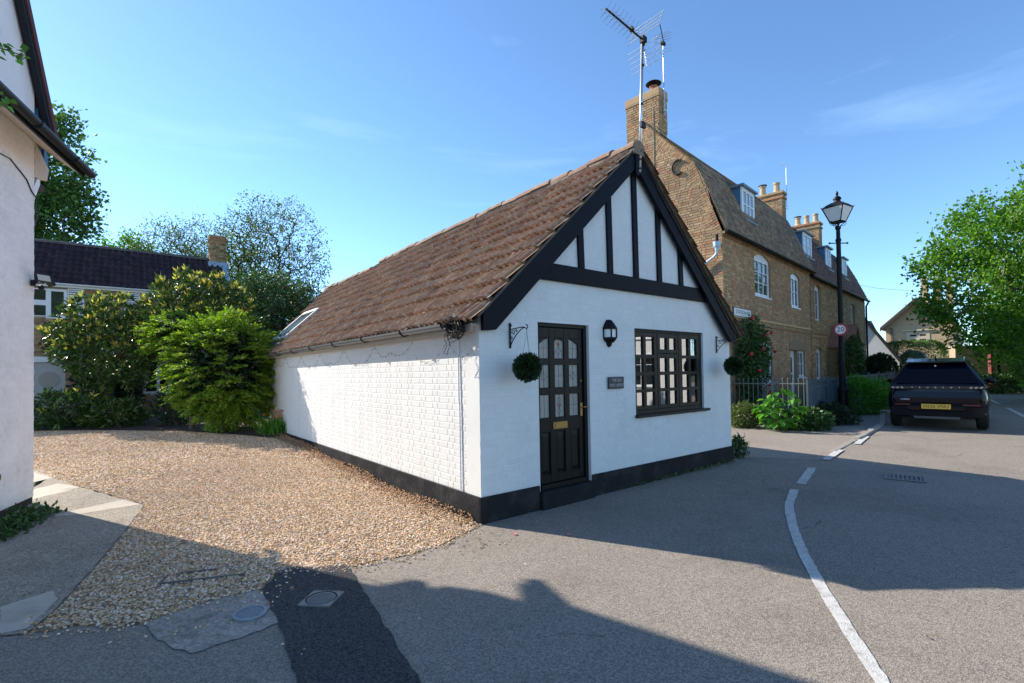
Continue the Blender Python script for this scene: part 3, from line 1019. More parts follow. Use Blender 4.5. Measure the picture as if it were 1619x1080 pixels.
# loose gravel: real stones scattered over the bed
def scatter_stones(name, area, dens, r, off, ma, seed):
    o = sheet(name, area, off, ma, kind='stuff')
    ng = bpy.data.node_groups.new(name + '_nodes', 'GeometryNodeTree')
    ng.interface.new_socket('Geometry', in_out='INPUT', socket_type='NodeSocketGeometry')
    ng.interface.new_socket('Geometry', in_out='OUTPUT', socket_type='NodeSocketGeometry')
    N, Lk = ng.nodes, ng.links
    gi, go = N.new('NodeGroupInput'), N.new('NodeGroupOutput')
    dp = N.new('GeometryNodeDistributePointsOnFaces')
    dp.inputs['Density'].default_value = dens
    dp.inputs['Seed'].default_value = seed
    ico = N.new('GeometryNodeMeshIcoSphere')
    ico.inputs['Radius'].default_value = r
    ico.inputs['Subdivisions'].default_value = 1
    sm = N.new('GeometryNodeSetMaterial')
    sm.inputs['Material'].default_value = ma
    rs = N.new('FunctionNodeRandomValue')
    rs.data_type = 'FLOAT_VECTOR'
    rs.inputs['Min'].default_value = (0.55, 0.5, 0.35)
    rs.inputs['Max'].default_value = (1.65, 1.25, 0.85)
    rr = N.new('FunctionNodeRandomValue')
    rr.data_type = 'FLOAT_VECTOR'
    rr.inputs['Min'].default_value = (-0.5, -0.5, 0)
    rr.inputs['Max'].default_value = (0.5, 0.5, 6.28)
    ip = N.new('GeometryNodeInstanceOnPoints')
    Lk.new(gi.outputs[0], dp.inputs['Mesh'])
    Lk.new(dp.outputs['Points'], ip.inputs['Points'])
    Lk.new(ico.outputs['Mesh'], sm.inputs['Geometry'])
    Lk.new(sm.outputs[0], ip.inputs['Instance'])
    Lk.new(rs.outputs['Value'], ip.inputs['Scale'])
    Lk.new(rr.outputs['Value'], ip.inputs['Rotation'])
    Lk.new(ip.outputs[0], go.inputs[0])
    md = o.modifiers.new('stones', 'NODES')
    md.node_group = ng
    return o


near_g = [(-0.30, 5.27), (-0.40, 5.10), (-0.67, 4.64), (-0.97, 4.36), (-1.4, 4.14), (-1.82, 4.10), (-1.97, 3.95), (-1.93, 3.72), (-2.2, 3.55), (-2.42, 3.27), (-2.74, 3.23), (-3.10, 3.18), (-3.21, 3.49), (-3.55, 4.17), (-4.08, 5.19), (-4.66, 6.23),
          (-5.57, 6.76), (-5.5, 9.2), (-3.2, 8.85)]
far_g = [(-5.57, 6.76), (-6.49, 7.29), (-8.5, 8.5), (-11.0, 10.8), (-13.2, 12.9), (-10.3, 12.75), (-8.3, 12.4), (-6.4, 11.65), (-5.5, 11.2), (-3.2, 8.85), (-5.5, 9.2)]
scatter_stones('loose_gravel', near_g, 3400, 0.0108, 0.004, PEBBLE, 1)
scatter_stones('loose_gravel', far_g, 1700, 0.0150, 0.004, PEBBLE, 2)
scatter_stones('edge_grit', ragged([(-0.36, 5.2), (-0.60, 4.55), (-0.93, 4.24), (-1.4, 4.03), (-1.9, 4.02), (-2.0, 3.9), (-1.95, 3.62), (-2.3, 3.36), (-2.5, 3.12), (-3.1, 3.06), (-3.3, 3.35), (-3.12, 3.3), (-2.5, 3.34), (-2.2, 3.6), (-1.9, 3.8), (-2.0, 4.15), (-1.4, 4.2), (-1.0, 4.42), (-.7, 4.72), (-.45, 5.25)], .1, .02, 44), 700, 0.0095, 0.0105, PEBBLE, 5)
scatter_stones('spilt_grit', [(-0.4, 5.1), (-0.7, 4.6), (-1.4, 4.1), (-2.0, 4.1), (-1.9, 3.7), (-2.4, 3.25), (-3.1, 3.1), (-2.4, 2.95), (-1.7, 3.25), (-1.5, 3.9), (-0.9, 4.1), (0.1, 4.7)], 130, 0.0085, 0.011, PEBBLE, 3)
# heaped, redder gravel against the plinth
hp = MB()
hrg = random.Random(3)
for i in range(1500):
    v = hrg.uniform(0.05, 9.2)
    u = -0.02 - abs(hrg.gauss(0, 0.13))
    x, y, _ = pw(u, v)
    rr = hrg.uniform(.008, .018)
    z = gh(x, y) + 0.02 + max(0, 0.07 * (1 + u / 0.3)) * (0.6 + 0.4 * math.sin(v * 2.3))
    k = len(hp.v)
    hp.add([(x + rr * hrg.uniform(.6, 1.5) * a, y + rr * hrg.uniform(.6, 1.5) * b, z + rr * c) for a, b, c in ((1, 0, 0), (0, 1, 0), (-1, 0, 0), (0, -1, 0), (0, 0, .8), (0, 0, -.8))],
           [(0, 1, 4), (1, 2, 4), (2, 3, 4), (3, 0, 4), (1, 0, 5), (2, 1, 5), (3, 2, 5), (0, 3, 5)])
REDGRAVEL = mat('rusty_gravel', (0.36, 0.2, 0.1), 0.85, rand=0.22, ramp=[(0.38, 0.20, 0.09), (0.30, 0.14, 0.065), (0.42, 0.27, 0.14), (0.22, 0.11, 0.06)])
hp.build('heaped_gravel', REDGRAVEL, kind='stuff')

# ================================================================== THE OLD POST OFFICE (white gabled cottage)
po = empty('white_cottage', tuple(P0), YAW_P, 'white painted brick cottage with black timbered gable and brown tiled roof', 'cottage')
PC = camlocal(po)
W_ = 5.25
LEN = 9.25
SL = 0.932                                      # rise of the roof per metre
ROOF0 = 2.27                                    # underside of the roof at the wall face


def zroof(u):
    return ROOF0 + SL * (u if u < W_ / 2 else W_ - u)


MID = W_ / 2
# front wall core in pieces round the door and window
fw_ = MB()
DX0, DX1, DZ = 0.84, 1.71, 2.195
WX0, WX1, WZ0, WZ1 = 2.645, 4.41, 0.975, 2.20
Y0, Y1 = 0.004, 0.26
fw_.box(0, Y0, -0.3, DX0, Y1, 2.2).box(DX0, Y0, DZ, DX1, Y1, 2.2).box(DX1, Y0, -0.3, WX0, Y1, 2.2)
fw_.box(WX0, Y0, -0.3, WX1, Y1, WZ0).box(WX1, Y0, -0.3, W_, Y1, 2.2).box(DX0, Y0, -0.3, DX1, Y1, 0.2)
fw_.prism([(0, 2.2), (W_, 2.2), (W_, ROOF0 - .01), (MID, zroof(MID) - .01), (0, ROOF0 - .01)], Y0, Y1)
fw_.build('front_wall', WHITE, po)
sw = MB()
sw.prismx([(0.262, -0.3), (LEN + .4, -0.3), (LEN + .4, ROOF0 - .01), (0.262, ROOF0 - .01)], 0.004, 0.26)
sw.build('side_wall', WHITE, po)
MB().box(W_ - 0.26, 0.262, -0.3, W_, LEN + 1, ROOF0 - .01).build('far_side_wall', WHITE, po)
MB().prism([(0.262, -.3), (W_ - .262, -.3), (W_ - .262, 2.3), (MID, 4.5), (0.262, 2.3)], LEN + .42, LEN + .6).build('rear_wall', WHITE, po)
MB().box(0.27, 0.3, -0.2, W_ - .27, LEN + .4, 0.0).build('floor', DARKROOM, po)


def front_keep(xa, xb, za, zb):
    zc = (za + zb) / 2
    if zc > 2.72:
        return []
    lo = max(0.0, (zc - 2.06) / SL + 0.12) if zc > 2.06 else 0.0
    hi = W_ - lo
    a, b = max(xa, lo), min(xb, hi)
    if b - a < 0.03:
        return []
    holes = []
    if zc < DZ + .02:
        holes.append((DX0 - .005, DX1 + .005))
    if WZ0 - .03 < zc < WZ1 + .03:
        holes.append((WX0 - .005, WX1 + .005))
    return minus(a, b, holes)


front_b = lay_bricks(0.0, W_, 0.285, 2.72, front_keep, seed=1)
side_b = lay_bricks(0.0, LEN + .3, 0.285, 2.26, lambda a, b, c, d: [(a, b)], seed=2)
place_bricks(po, [(side_b, lambda x, z: ((0.004, x, z), (0, 0, -math.pi / 2))), (front_b, lambda x, z: ((x, 0.004, z), (0, 0, 0)))], PC, 300, WHITE, d=0.0023, wob=0.001, ch=0.0025)
# black plinth
pl_ = MB()
pl_.box(-0.018, -0.018, -0.3, DX0 - .02, 0.003, 0.283)
pl_.box(DX1 + .005, -0.018, -0.3, W_ + .015, 0.003, 0.283)
pl_.box(-0.018, 0.0035, -0.3, 0.003, LEN + .4, 0.283)
pl_.build('plinth', PLINTH, po, bevel=0.006)
MB().box(DX0 - .018, -0.06, -0.2, DX1 + .003, 0.10, 0.21).build('door_step', PLINTH, po, bevel=0.01)

# ---- door
door = MB()
dy = 0.075
MB().box(DX0, 0.045, .21, DX0 + .05, .16, DZ).box(DX1 - .05, 0.045, .21, DX1, .16, DZ).box(DX0 + .05, 0.045, DZ - .045, DX1 - .05, .16, DZ).box(DX0 + .05, .03, .21, DX1 - .05, .16, .262).build('door_frame', DOORBLK, po, bevel=0.004)
lx0, lx1, lz0, lz1 = DX0 + .052, DX1 - .052, .266, DZ - .048
COLS = [(0.935, 1.085), (1.185, 1.345), (1.445, 1.60)]
COLS = [(0.925, 1.085), (1.175, 1.335), (1.42, 1.585)]
ROWS = [(1.05, 1.325), (1.415, 1.69), (1.77, 2.02)]
PANZ = (0.365, 0.875)


def stile_grid(mb, x0, x1, z0, z1, cols, rows, y0, y1):
    xs = [x0] + [q for c in cols for q in c] + [x1]
    for i in range(0, len(xs), 2):
        mb.box(xs[i], y0, z0, xs[i + 1], y1, z1)
    zs = [z0] + [q for r in rows for q in r] + [z1]
    for c in cols:
        for i in range(0, len(zs), 2):
            mb.box(c[0], y0 + .0015, zs[i], c[1], y1 - .0015, zs[i + 1])


stile_grid(door, lx0, lx1, lz0, lz1, COLS, [PANZ] + ROWS, dy, dy + .045)
# arched heads over the top lights
for i, (a, b) in enumerate(COLS):
    za, zb = ((1.94, 2.02) if i == 0 else (2.02, 1.94) if i == 2 else (1.985, 1.985))
    pts = [(a, 2.021), (a, za)] + ([((a + b) / 2, 2.015)] if i == 1 else [((a + b) / 2, (za + zb) / 2 + .012)]) + [(b, zb), (b, 2.021)]
    door.prism(pts[::-1], dy + .003, dy + .042)
d_o = door.build('door', DOORBLK, po, bevel=0.004)
for i, (a, b) in enumerate(COLS):
    pm = MB()
    pm.box(a, dy + .022, PANZ[0], b, dy + .034, PANZ[1])
    pm.add([(a + .012, dy + .022, PANZ[0] + .012), (b - .012, dy + .022, PANZ[0] + .012), (b - .012, dy + .022, PANZ[1] - .012), (a + .012, dy + .022, PANZ[1] - .012),
            (a + .04, dy + .006, PANZ[0] + .05), (b - .04, dy + .006, PANZ[0] + .05), (b - .04, dy + .006, PANZ[1] - .06), (a + .04, dy + .006, PANZ[1] - .06)],
           [(4, 5, 6, 7), (0, 1, 5, 4), (1, 2, 6, 5), (2, 3, 7, 6), (3, 0, 4, 7)])
    pm.build('door_panel', DOORBLK, d_o)
REDGLASS = mat('red_stained_glass', (0.30, 0.03, 0.035), 0.2, spec=0.6)
LEADCAME = mat('lead_came', (0.05, 0.05, 0.05), 0.5)
for i, (a, b) in enumerate(COLS):
    for r, (c, d) in enumerate(ROWS):
        MB().box(a, dy + .024, c, b, dy + .029, d).build('door_pane', FROST, d_o)
        lm = MB()
        xm, zm = (a + b) / 2, (c + d) / 2
        yy = dy + .022
        T = lambda pts, rr=.0022: lm.tube([(x, yy, z) for x, z in pts], rr, 4)
        T([(xm, c), (xm, d)])
        if (i, r) in ((0, 2), (1, 1), (2, 2), (2, 0)):
            T([(a, zm), (b, zm)])
        if (i, r) in ((0, 1), (2, 1), (1, 2)):
            z0_ = zm - (0.03 if r == 2 else 0)
            T([(xm, z0_ + .055), (xm + .04, z0_), (xm, z0_ - .055), (xm - .04, z0_), (xm, z0_ + .055)])
            T([(a, z0_), (xm - .04, z0_)])
            T([(b, z0_), (xm + .04, z0_)])
        if (i, r) == (1, 2):
            T([(a + .02, d - .03), (xm, zm + .03), (b - .02, d - .03)])
            T([(a, c + .02), (xm - .04, zm - .03)])
            T([(b, c + .02), (xm + .04, zm - .03)])
        if (i, r) == (1, 0):
            for sgn in (1, -1):
                T([(xm, c + .02), (xm + sgn * .03, c + .06), (xm + sgn * .005, zm - .02), (xm + sgn * .035, zm), (xm + sgn * .01, zm + .05), (xm + sgn * .03, d - .07), (xm, d - .03)])
        lm.build('lead_strip', LEADCAME, d_o)
rg_ = MB()
for x, z, w, h in ((1.255, 1.965, .012, .035), (1.240, 1.945, .01, .02), (1.270, 1.945, .01, .02), (1.255, 1.19, .012, .022), (1.232, 1.195, .014, .012), (1.279, 1.195, .014, .012)):
    rg_.add([(x - w, dy + .0205, z), (x, dy + .0205, z - h), (x + w, dy + .0205, z), (x, dy + .0205, z + h)], [(0, 1, 2, 3)])
rg_.build('stained_flower', REDGLASS, d_o)
lb = MB().box(1.125, dy - .010, .905, 1.365, dy - .001, .992)
lb.box(1.15, dy - .018, .922, 1.34, dy - .0105, .975)
lb.build('letter_flap', BRASS, d_o, bevel=0.003)
hb = MB().box(1.600, dy - .008, 1.035, 1.640, dy - .001, 1.205)
hb.tube([(1.62, dy - .008, 1.15), (1.62, dy - .05, 1.15), (1.655, dy - .052, 1.152), (1.70, dy - .05, 1.147)], .009, 8)
hb.build('door_handle', BRASS, d_o, bevel=0.002)
MB().lathe([(.012, 0), (.012, .012), (.006, .014)], (0, 0, 0), 12).build('door_lock', BRASS, d_o, loc=(1.618, dy - .001, 1.482), rot=(R(90), 0, 0))

# ---- window
wy = 0.035
win = MB()
win.box(WX0, wy, WZ0 + .0, WX0 + .05, wy + .1, WZ1).box(WX1 - .05, wy, WZ0, WX1, wy + .1, WZ1).box(WX0 + .05, wy, WZ1 - .04, WX1 - .05, wy + .1, WZ1).box(WX0 + .05, wy, WZ0, WX1 - .05, wy + .1, WZ0 + .06)
win.box(3.222, wy, WZ0 + .06, 3.262, wy + .09, WZ1 - .04).box(3.765, wy, WZ0 + .06, 3.805, wy + .09, WZ1 - .04)
wo = win.build('window', FRAMEDK, po, bevel=0.004)
MB().box(WX0 - .02, -0.055, WZ0 - .035, WX1 + .09, 0.034, WZ0 + .005).build('window_sill', FRAMEDK, wo, bevel=0.005)
MB().box(WX0 - .004, 0.012, WZ1 - .012, WX1 + .004, 0.034, WZ1 + .012).build('window_head', FRAMEDK, wo, bevel=0.003)


def sash(x0, x1, z0, z1, cols, rows):
    s_ = MB()
    stile_grid(s_, x0, x1, z0, z1, cols, rows, wy + .006, wy + .055)
    so = s_.build('sash', FRAMEDK, wo, bevel=0.003)
    for c in cols:
        for r_ in rows:
            MB().box(c[0], wy + .030, r_[0], c[1], wy + .034, r_[1]).build('window_pane', CLEAR, wo)


RW = [(1.09, 1.288), (1.335, 1.532), (1.582, 1.781), (1.832, 2.092)]
sash(2.697, 3.220, 1.037, 2.158, [(2.722, 2.890), (2.955, 3.148)], RW)
sash(3.264, 3.763, 1.037, 1.852, [(3.290, 3.462), (3.533, 3.706)], [(1.09, 1.288), (1.335, 1.532), (1.584, 1.784)])
sash(3.264, 3.763, 1.856, 2.158, [(3.300, 3.468), (3.535, 3.706)], [(1.917, 2.088)])
sash(3.807, 4.358, 1.037, 2.158, [(3.870, 4.046), (4.112, 4.283)], RW)
# pleated net curtain on a wire inside the lower half
cv, cf = [], []
n = 90
for i in range(n + 1):
    x = WX0 + .03 + (WX1 - WX0 - .06) * i / n
    y = 0.22 + 0.02 * math.sin(i * 1.15) + .01 * math.sin(i * 2.9)
    cv += [(x, y, 1.02), (x, y * .98 + .004, 1.80)]
cf = [(2 * i, 2 * i + 2, 2 * i + 3, 2 * i + 1) for i in range(n)]
MB().add(cv, cf).build('net_curtain', CURTAIN, wo)
MB().box(0.3, 3.0, 0, W_ - .3, 3.03, 2.6).build('inner_wall', mat('pale_inner_wall', (0.4, 0.4, 0.38), 0.9), po)

# ---- timbered gable
pn = MB().prism([(0.80, 2.905), (W_ - .80, 2.905), (MID, zroof(MID) - .1)], -0.012, 0.0035)
pn.build('gable_panel', STUCCO, po)
MB().prism([(0.66, 2.70), (W_ - .66, 2.70), (W_ - .86, 2.905), (0.86, 2.905)], -0.055, 0.0032).build('tie_beam', BLACK, po, bevel=0.006)
for c in (1.545, 2.10, 2.65, 3.20, 3.755):
    w = 0.052
    zt = zroof(c) - .13
    MB().prism([(c - w + .02, 2.906), (c + w + .02, 2.906), (c + w, zt + (-.05 if c > MID else .05) * 0), (c - w, zt)], -0.045, -0.0125).build('gable_stud', BLACK, po, bevel=0.005)
for side in (0, 1):
    A = [(-0.02, 2.249), (MID + .0, ROOF0 + SL * MID - .008), (MID, ROOF0 + SL * MID - .285), (0.15, 2.065), (-0.02, 2.05)]
    if side:
        A = [(W_ - x, z) for x, z in A][::-1]
    MB().prism(A[::-1], -0.115, -0.0565).build('bargeboard', BLACK, po, bevel=0.006)
MB().box(MID - .045, -0.135, 4.32, MID + .045, -0.1155, 4.62).build('finial_block', BLACK, po, bevel=0.004)
# a narrow moulding under the right bargeboard's tiles, paler where the paint has weathered
MB().prism([(W_ - 2.2, zroof(2.2) - .075), (W_ - .02, zroof(.02) - .085), (W_ - .02, zroof(.02) - .045), (W_ - 2.2, zroof(2.2) - .035)], -0.128, -0.1152).build('barge_moulding', FRAMEDK, po)

# ---- roof
th = math.atan(SL)
ex_l, ey_l = Vector((0, -1, 0)), Vector((math.cos(th), 0, math.sin(th)))
deck = MB()
END = [(-0.14, 9.6), (0.44, 10.45), (1.54, 11.5), (2.37, 12.4)]


def v_end(u):
    for (a, va), (b, vb) in zip(END[:-1], END[1:]):
        if u <= b:
            return va + (vb - va) * (u - a) / (b - a)
    return 12.4


def s2u(s):
    return -0.14 + s * math.cos(th)


dt = 0.045
zE = ROOF0 + SL * -0.14
def zd(u):
    return ROOF0 + SL * u
deck.add([(-.14, -.10, zd(-.14)), (MID, -.10, zd(MID)), (MID, 8.4, zd(MID)), (2.37, 8.4, zd(2.37)), (2.37, 12.4, zd(2.37)), (1.54, 11.5, zd(1.54)), (.44, 10.45, zd(.44)), (-.14, 9.6, zd(-.14))], [(0, 7, 6, 5, 4, 3, 2, 1)])
deck.add([(W_ + .14, -.10, zd(-.14)), (MID, -.10, zd(MID)), (MID, 8.4, zd(MID)), (2.37, 8.4, zd(2.37)), (2.37, 12.4, zd(2.37)), (W_ + .14, 12.4, zd(2.37) - (W_ + .14 - 2.37) * .84), (W_ + .14, 8.4, zd(-.14))], [(0, 1, 2, 6), (3, 4, 5, 6)])
deck.build('roof', mat('roof_underlay', (0.03, 0.025, 0.02), 0.9), po)
TT = roll_tile_template(0.242, 0.40, 0.034, DOUBLE_ROLL, 0.046)
NR = 12


def keepL(x, y):
    # x runs from the far end to the front here
    v = 12.6 - x
    u = s2u(y)
    if v < -0.12 or u > MID - .02:
        return False
    if v > 8.4 and u > 2.33:
        return False
    if v > v_end(u) - .08:
        return False
    if 8.72 < v < 10.25 and 0.20 < u < 1.10:
        return False
    return True


lay_tiles(po, (-0.155, 12.6, zd(-.155) + .012), ex_l, ey_l, 53, NR, 0.24, 0.3275, TT, TILE, PC, 300, keepL, jit=0.009, tilt=.024)
ex_r, ey_r = Vector((0, 1, 0)), Vector((-math.cos(th), 0, math.sin(th)))
lay_tiles(po, (W_ + .155, -0.19, zd(-.155) + .012), ex_r, ey_r, 36, NR, 0.24, 0.3275, TT, TILE, PC, 0, lambda x, y: s2u(y) < MID - .02, jit=0.006, kindname='far_slope_tiles')
# ridge tiles bedded in mortar
def ridge_mesh(r=0.13, l=0.44):
    mb = MB()
    prof = [(r * math.cos(a), r * math.sin(a) * .85) for a in [math.pi * k / 8 for k in range(9)]]
    n_ = len(prof)
    mb.add([(x, 0, z) for x, z in prof] + [(x * .97, l, z * .97) for x, z in prof], [(i, i + 1, n_ + i + 1, n_ + i) for i in range(n_ - 1)] + [tuple(range(n_))])
    return mb.mesh('ridge_tile', RIDGE)


rm = ridge_mesh()
rrg = random.Random(4)
for i in range(20):
    link('ridge_tile', rm, po, (MID + rrg.uniform(-.012, .012), -0.16 + i * 0.43, zd(MID) - .025 + rrg.uniform(-.012, .012)), (rrg.uniform(-.025, .025), rrg.uniform(-.06, .06), rrg.uniform(-.03, .03)))
for i in range(9):
    link('ridge_tile', rm, po, (2.37 + rrg.uniform(-.012, .012), 8.46 + i * 0.43, zd(2.37) - .02 + rrg.uniform(-.01, .01)), (rrg.uniform(-.02, .02), rrg.uniform(-.05, .05), rrg.uniform(-.025, .025)))
MB().prism([(2.30, zd(2.37) - .1), (MID + .05, zd(2.37) - .1), (MID, zd(MID) + .05), (2.33, zd(2.37) + .03)], 8.36, 8.42).build('roof_step', LEAD, po)
MB().prism([(MID - .12, zd(MID) - .12), (MID + .12, zd(MID) - .12), (MID + .11, zd(MID) - .0), (MID, zd(MID) + .07), (MID - .11, zd(MID) - .0)], -.155, 8.42).prism([(2.25, zd(2.37) - .13), (2.49, zd(2.37) - .13), (2.48, zd(2.37) - .02), (2.37, zd(2.37) + .06), (2.26, zd(2.37) - .02)], 8.43, 12.33).build('ridge_mortar', mat('grey_ridge_mortar', (0.22, 0.17, 0.13), .95, var=.2, vscale=9, bump=.7, bscale=50), po)
# verge mortar
vm = MB()
vm.prism([(-.1, zd(-.1) - .0), (-.1, zd(-.1) + .03), (MID, zd(MID) + .03), (MID, zd(MID))][::-1], -0.14, -0.10)
vm.prism([(W_ + .1, zd(-.1) - .0), (W_ + .1, zd(-.1) + .03), (MID, zd(MID) + .0305), (MID, zd(MID) + .0005)], -0.14, -0.10)
vm.build('verge_mortar', mat('dark_verge_mortar', (0.10, 0.08, 0.06), .95, var=.2, vscale=12, bump=.6, bscale=60), po)
# roof window
nrm = Vector((-math.sin(th), 0, math.cos(th)))
Ms = Matrix((Vector((0, -1, 0)), ey_l, nrm)).transposed().to_4x4()
Ms.translation = (0.22, 10.18, zd(0.22))
sk = MB()
SWd, SH = 1.42, 1.20
sk.box(0, 0, 0, .09, SH, .13).box(SWd - .09, 0, 0, SWd, SH, .13).box(.09, 0, 0, SWd - .09, .10, .125).box(.09, SH - .12, 0, SWd - .09, SH, .14)
sk.xform(Ms)
sko = sk.build('roof_window', mat('grey_aluminium', (0.36, 0.38, 0.38), 0.4, metal=.5), po, bevel=0.01)
MB().box(.09, .10, .06, SWd - .09, SH - .12, .075).xform(Ms).build('roof_window_pane', SKYGLASS, sko)
MB().box(-.10, -.16, .035, SWd + .10, -.002, .05).box(-.12, .0, .03, -.002, SH, .045).box(SWd + .002, 0, .03, SWd + .12, SH, .045).xform(Ms).build('flashing', LEAD, sko)
# gutter, fascia and clips on the long side
MB().box(-0.10, 0.0, 2.05, -0.075, LEN + .3, 2.135).build('fascia', mat('cream_fascia', (0.40, 0.35, 0.28), .7, var=.15, vscale=4), po)
MB().box(-0.074, 0.0, 2.115, 0.0, LEN + .3, 2.13).build('soffit', CREAM, po)
gm = MB()
nseg = 8
gp = [(-0.165 + .058 * math.cos(math.pi + math.pi * k / nseg), 2.155 + .058 * math.sin(math.pi + math.pi * k / nseg)) for k in range(nseg + 1)]
gi = [(-0.165 + .050 * math.cos(math.pi + math.pi * k / nseg), 2.155 + .050 * math.sin(math.pi + math.pi * k / nseg)) for k in range(nseg + 1)]
gv = [(x, .45, z) for x, z in gp] + [(x, 9.7, z) for x, z in gp] + [(x, .45, z) for x, z in gi] + [(x, 9.7, z) for x, z in gi]
k = nseg + 1
gf = [(i, i + 1, k + i + 1, k + i) for i in range(nseg)] + [(2 * k + i, 3 * k + i, 3 * k + i + 1, 2 * k + i + 1) for i in range(nseg)] + [(i, 2 * k + i, 2 * k + i + 1, i + 1) for i in range(nseg)] + [(0, k, 3 * k, 2 * k), (nseg, 2 * k + nseg, 3 * k + nseg, k + nseg)]
go_ = gm.add(gv, gf).build('gutter', GREYPLASTIC, po)
for v in (1.45, 2.75, 4.05, 5.35, 6.65, 7.95, 9.2):
    MB().tube([(-.23, v, 2.165), (-.228, v, 2.12), (-.165, v, 2.085), (-.10, v, 2.11), (-.076, v, 2.13)], .010, 6).build('gutter_clip', DKPLASTIC, go_)
MB().tube([(-.008, .40, 2.0), (-.012, .395, 1.3), (-.010, .385, 1.25), (-.012, .38, .30)], .009, 6).build('cable', OFFWHITE, po)

# ---- iron brackets and what hangs from them
def bracket(u, label):
    t = empty('hanging_bracket', pw(u, 0), YAW_P, label, 'bracket', 'wrought iron brackets on the gable wall')
    b = MB().box(-.012, -.014, 1.875, .012, -.008, 2.16)
    b.build('back_plate', IRON, t)
    s = MB()
    y = -.02
    # the arm runs out from the wall (towards -y), its scrolls in the same vertical plane
    s.tube([(0, -.014, 2.085), (0, -.15, 2.092), (0, -.24, 2.095), (0, -.275, 2.085), (0, -.30, 2.07), (0, -.315, 2.09), (0, -.305, 2.115), (0, -.285, 2.115)], .006, 6)
    s.tube([(0, -.014, 1.90), (0, -.05, 1.95), (0, -.12, 2.02), (0, -.20, 2.07), (0, -.26, 2.09)], .006, 6)
    for cy, cz, r in ((-.07, 2.045, .032), (-.04, 1.985, .022), (-.125, 2.06, .022), (-.03, 2.125, .018)):
        s.tube([(0, cy + (r - .0018 * k) * math.cos(k * .55), cz + (r - .0018 * k) * math.sin(k * .55)) for k in range(14)], .0045, 5)
    s.build('scroll_arm', IRON, t)
    return t


def topiary(u, label, yoff=-.30, zc=1.655):
    t = empty('hanging_topiary_ball', pw(u, yoff, 0), YAW_P, label, 'topiary ball', 'artificial topiary balls hanging from the brackets')
    rr = 0.125
    n = 2600
    P, d = blob_points(n, (0, 0, zc), (rr, rr, rr), .8, 5, 3)
    P = np.array([0, 0, zc]) + d * (rr * RNG.uniform(.78, 1.02, n))[:, None]
    D = d + unit(n) * .55
    D /= np.linalg.norm(D, axis=1)[:, None]
    leaf_mass('ball', P, D, .045, .019, leafmat('box', .35, .1), t)
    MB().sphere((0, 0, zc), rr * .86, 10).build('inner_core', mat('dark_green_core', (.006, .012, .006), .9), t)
    c = MB()
    for a in range(3):
        x, y = .055 * math.cos(a * 2.1 + .5), .055 * math.sin(a * 2.1 + .5)
        c.tube([(x, y, zc + rr - .02), (0, 0, 2.035)], .0016, 4)
    c.tube([(0, 0, 2.03), (0, 0, 2.075)], .003, 5)
    c.build('chain', IRON, t)
    return t


bracket(0.415, 'black scrolled iron bracket left of the black door')
bracket(4.81, 'black scrolled iron bracket at the right end of the gable wall')
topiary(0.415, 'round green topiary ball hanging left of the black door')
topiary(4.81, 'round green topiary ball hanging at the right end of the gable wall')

# ---- wall lantern, house plaque
ln = empty('wall_lantern', pw(2.09, 0), YAW_P, 'black half lantern on the white wall between door and window', 'lantern')
def half_prof(r, z):
    return [(r * math.cos(math.pi + math.pi * k / 6), .0 - abs(0) + r * 1.0 * math.sin(math.pi + math.pi * k / 6), z) for k in range(7)]
def half_loft(prof):
    mb = MB()
    rings = [half_prof(r, z) for r, z in prof]
    vs = [q for rg2 in rings for q in rg2]
    fs = []
    for i in range(len(rings) - 1):
        for k in range(6):
            fs.append((i * 7 + k, i * 7 + k + 1, (i + 1) * 7 + k + 1, (i + 1) * 7 + k))
        fs.append((i * 7 + 6, i * 7, (i + 1) * 7, (i + 1) * 7 + 6))
    fs.append(tuple(range(7)))
    fs.append(tuple(len(vs) - 7 + k for k in range(7)))
    return mb.add(vs, fs)
half_loft([(.035, 2.285), (.05, 2.275), (.085, 2.225), (.115, 2.175), (.118, 2.155)]).build('hood', IRON, ln, loc=(0, -.002, 0))
half_loft([(.105, 2.05), (.108, 2.03), (.07, 1.985), (.045, 1.975), (.04, 1.945), (.012, 1.92)]).build('base', IRON, ln, loc=(0, -.002, 0))
half_loft([(.098, 2.155), (.098, 2.05)]).build('pane', LAMPGLASS, ln, loc=(0, -.002, 0))
lb2 = MB()
for k in range(0, 7):
    a = math.pi + math.pi * k / 6
    if k % 2 == 0:
        x, y = .103 * math.cos(a), .103 * math.sin(a)
        lb2.box(x - .008, y - .006, 2.04, x + .008, y + .006, 2.165)
lb2.build('glazing_bar', IRON, ln, loc=(0, -.006, 0))
pq = empty('house_name_plaque', pw(2.2, 0), YAW_P, 'dark slate house name plaque reading THE OLD POST OFFICE', 'plaque')
MB().box(-.155, -.030, 1.365, .155, -.0115, 1.525).build('plate', SLATESIGN, pq, bevel=0.003)
text('lettering', 'THE OLD', .058, GREYLETTER, pq, (0.01, -.0305, 1.478), (R(90), 0, 0), .001, .19)
text('lettering', 'POST OFFICE', .058, GREYLETTER, pq, (0.005, -.0305, 1.410), (R(90), 0, 0), .001, .275)

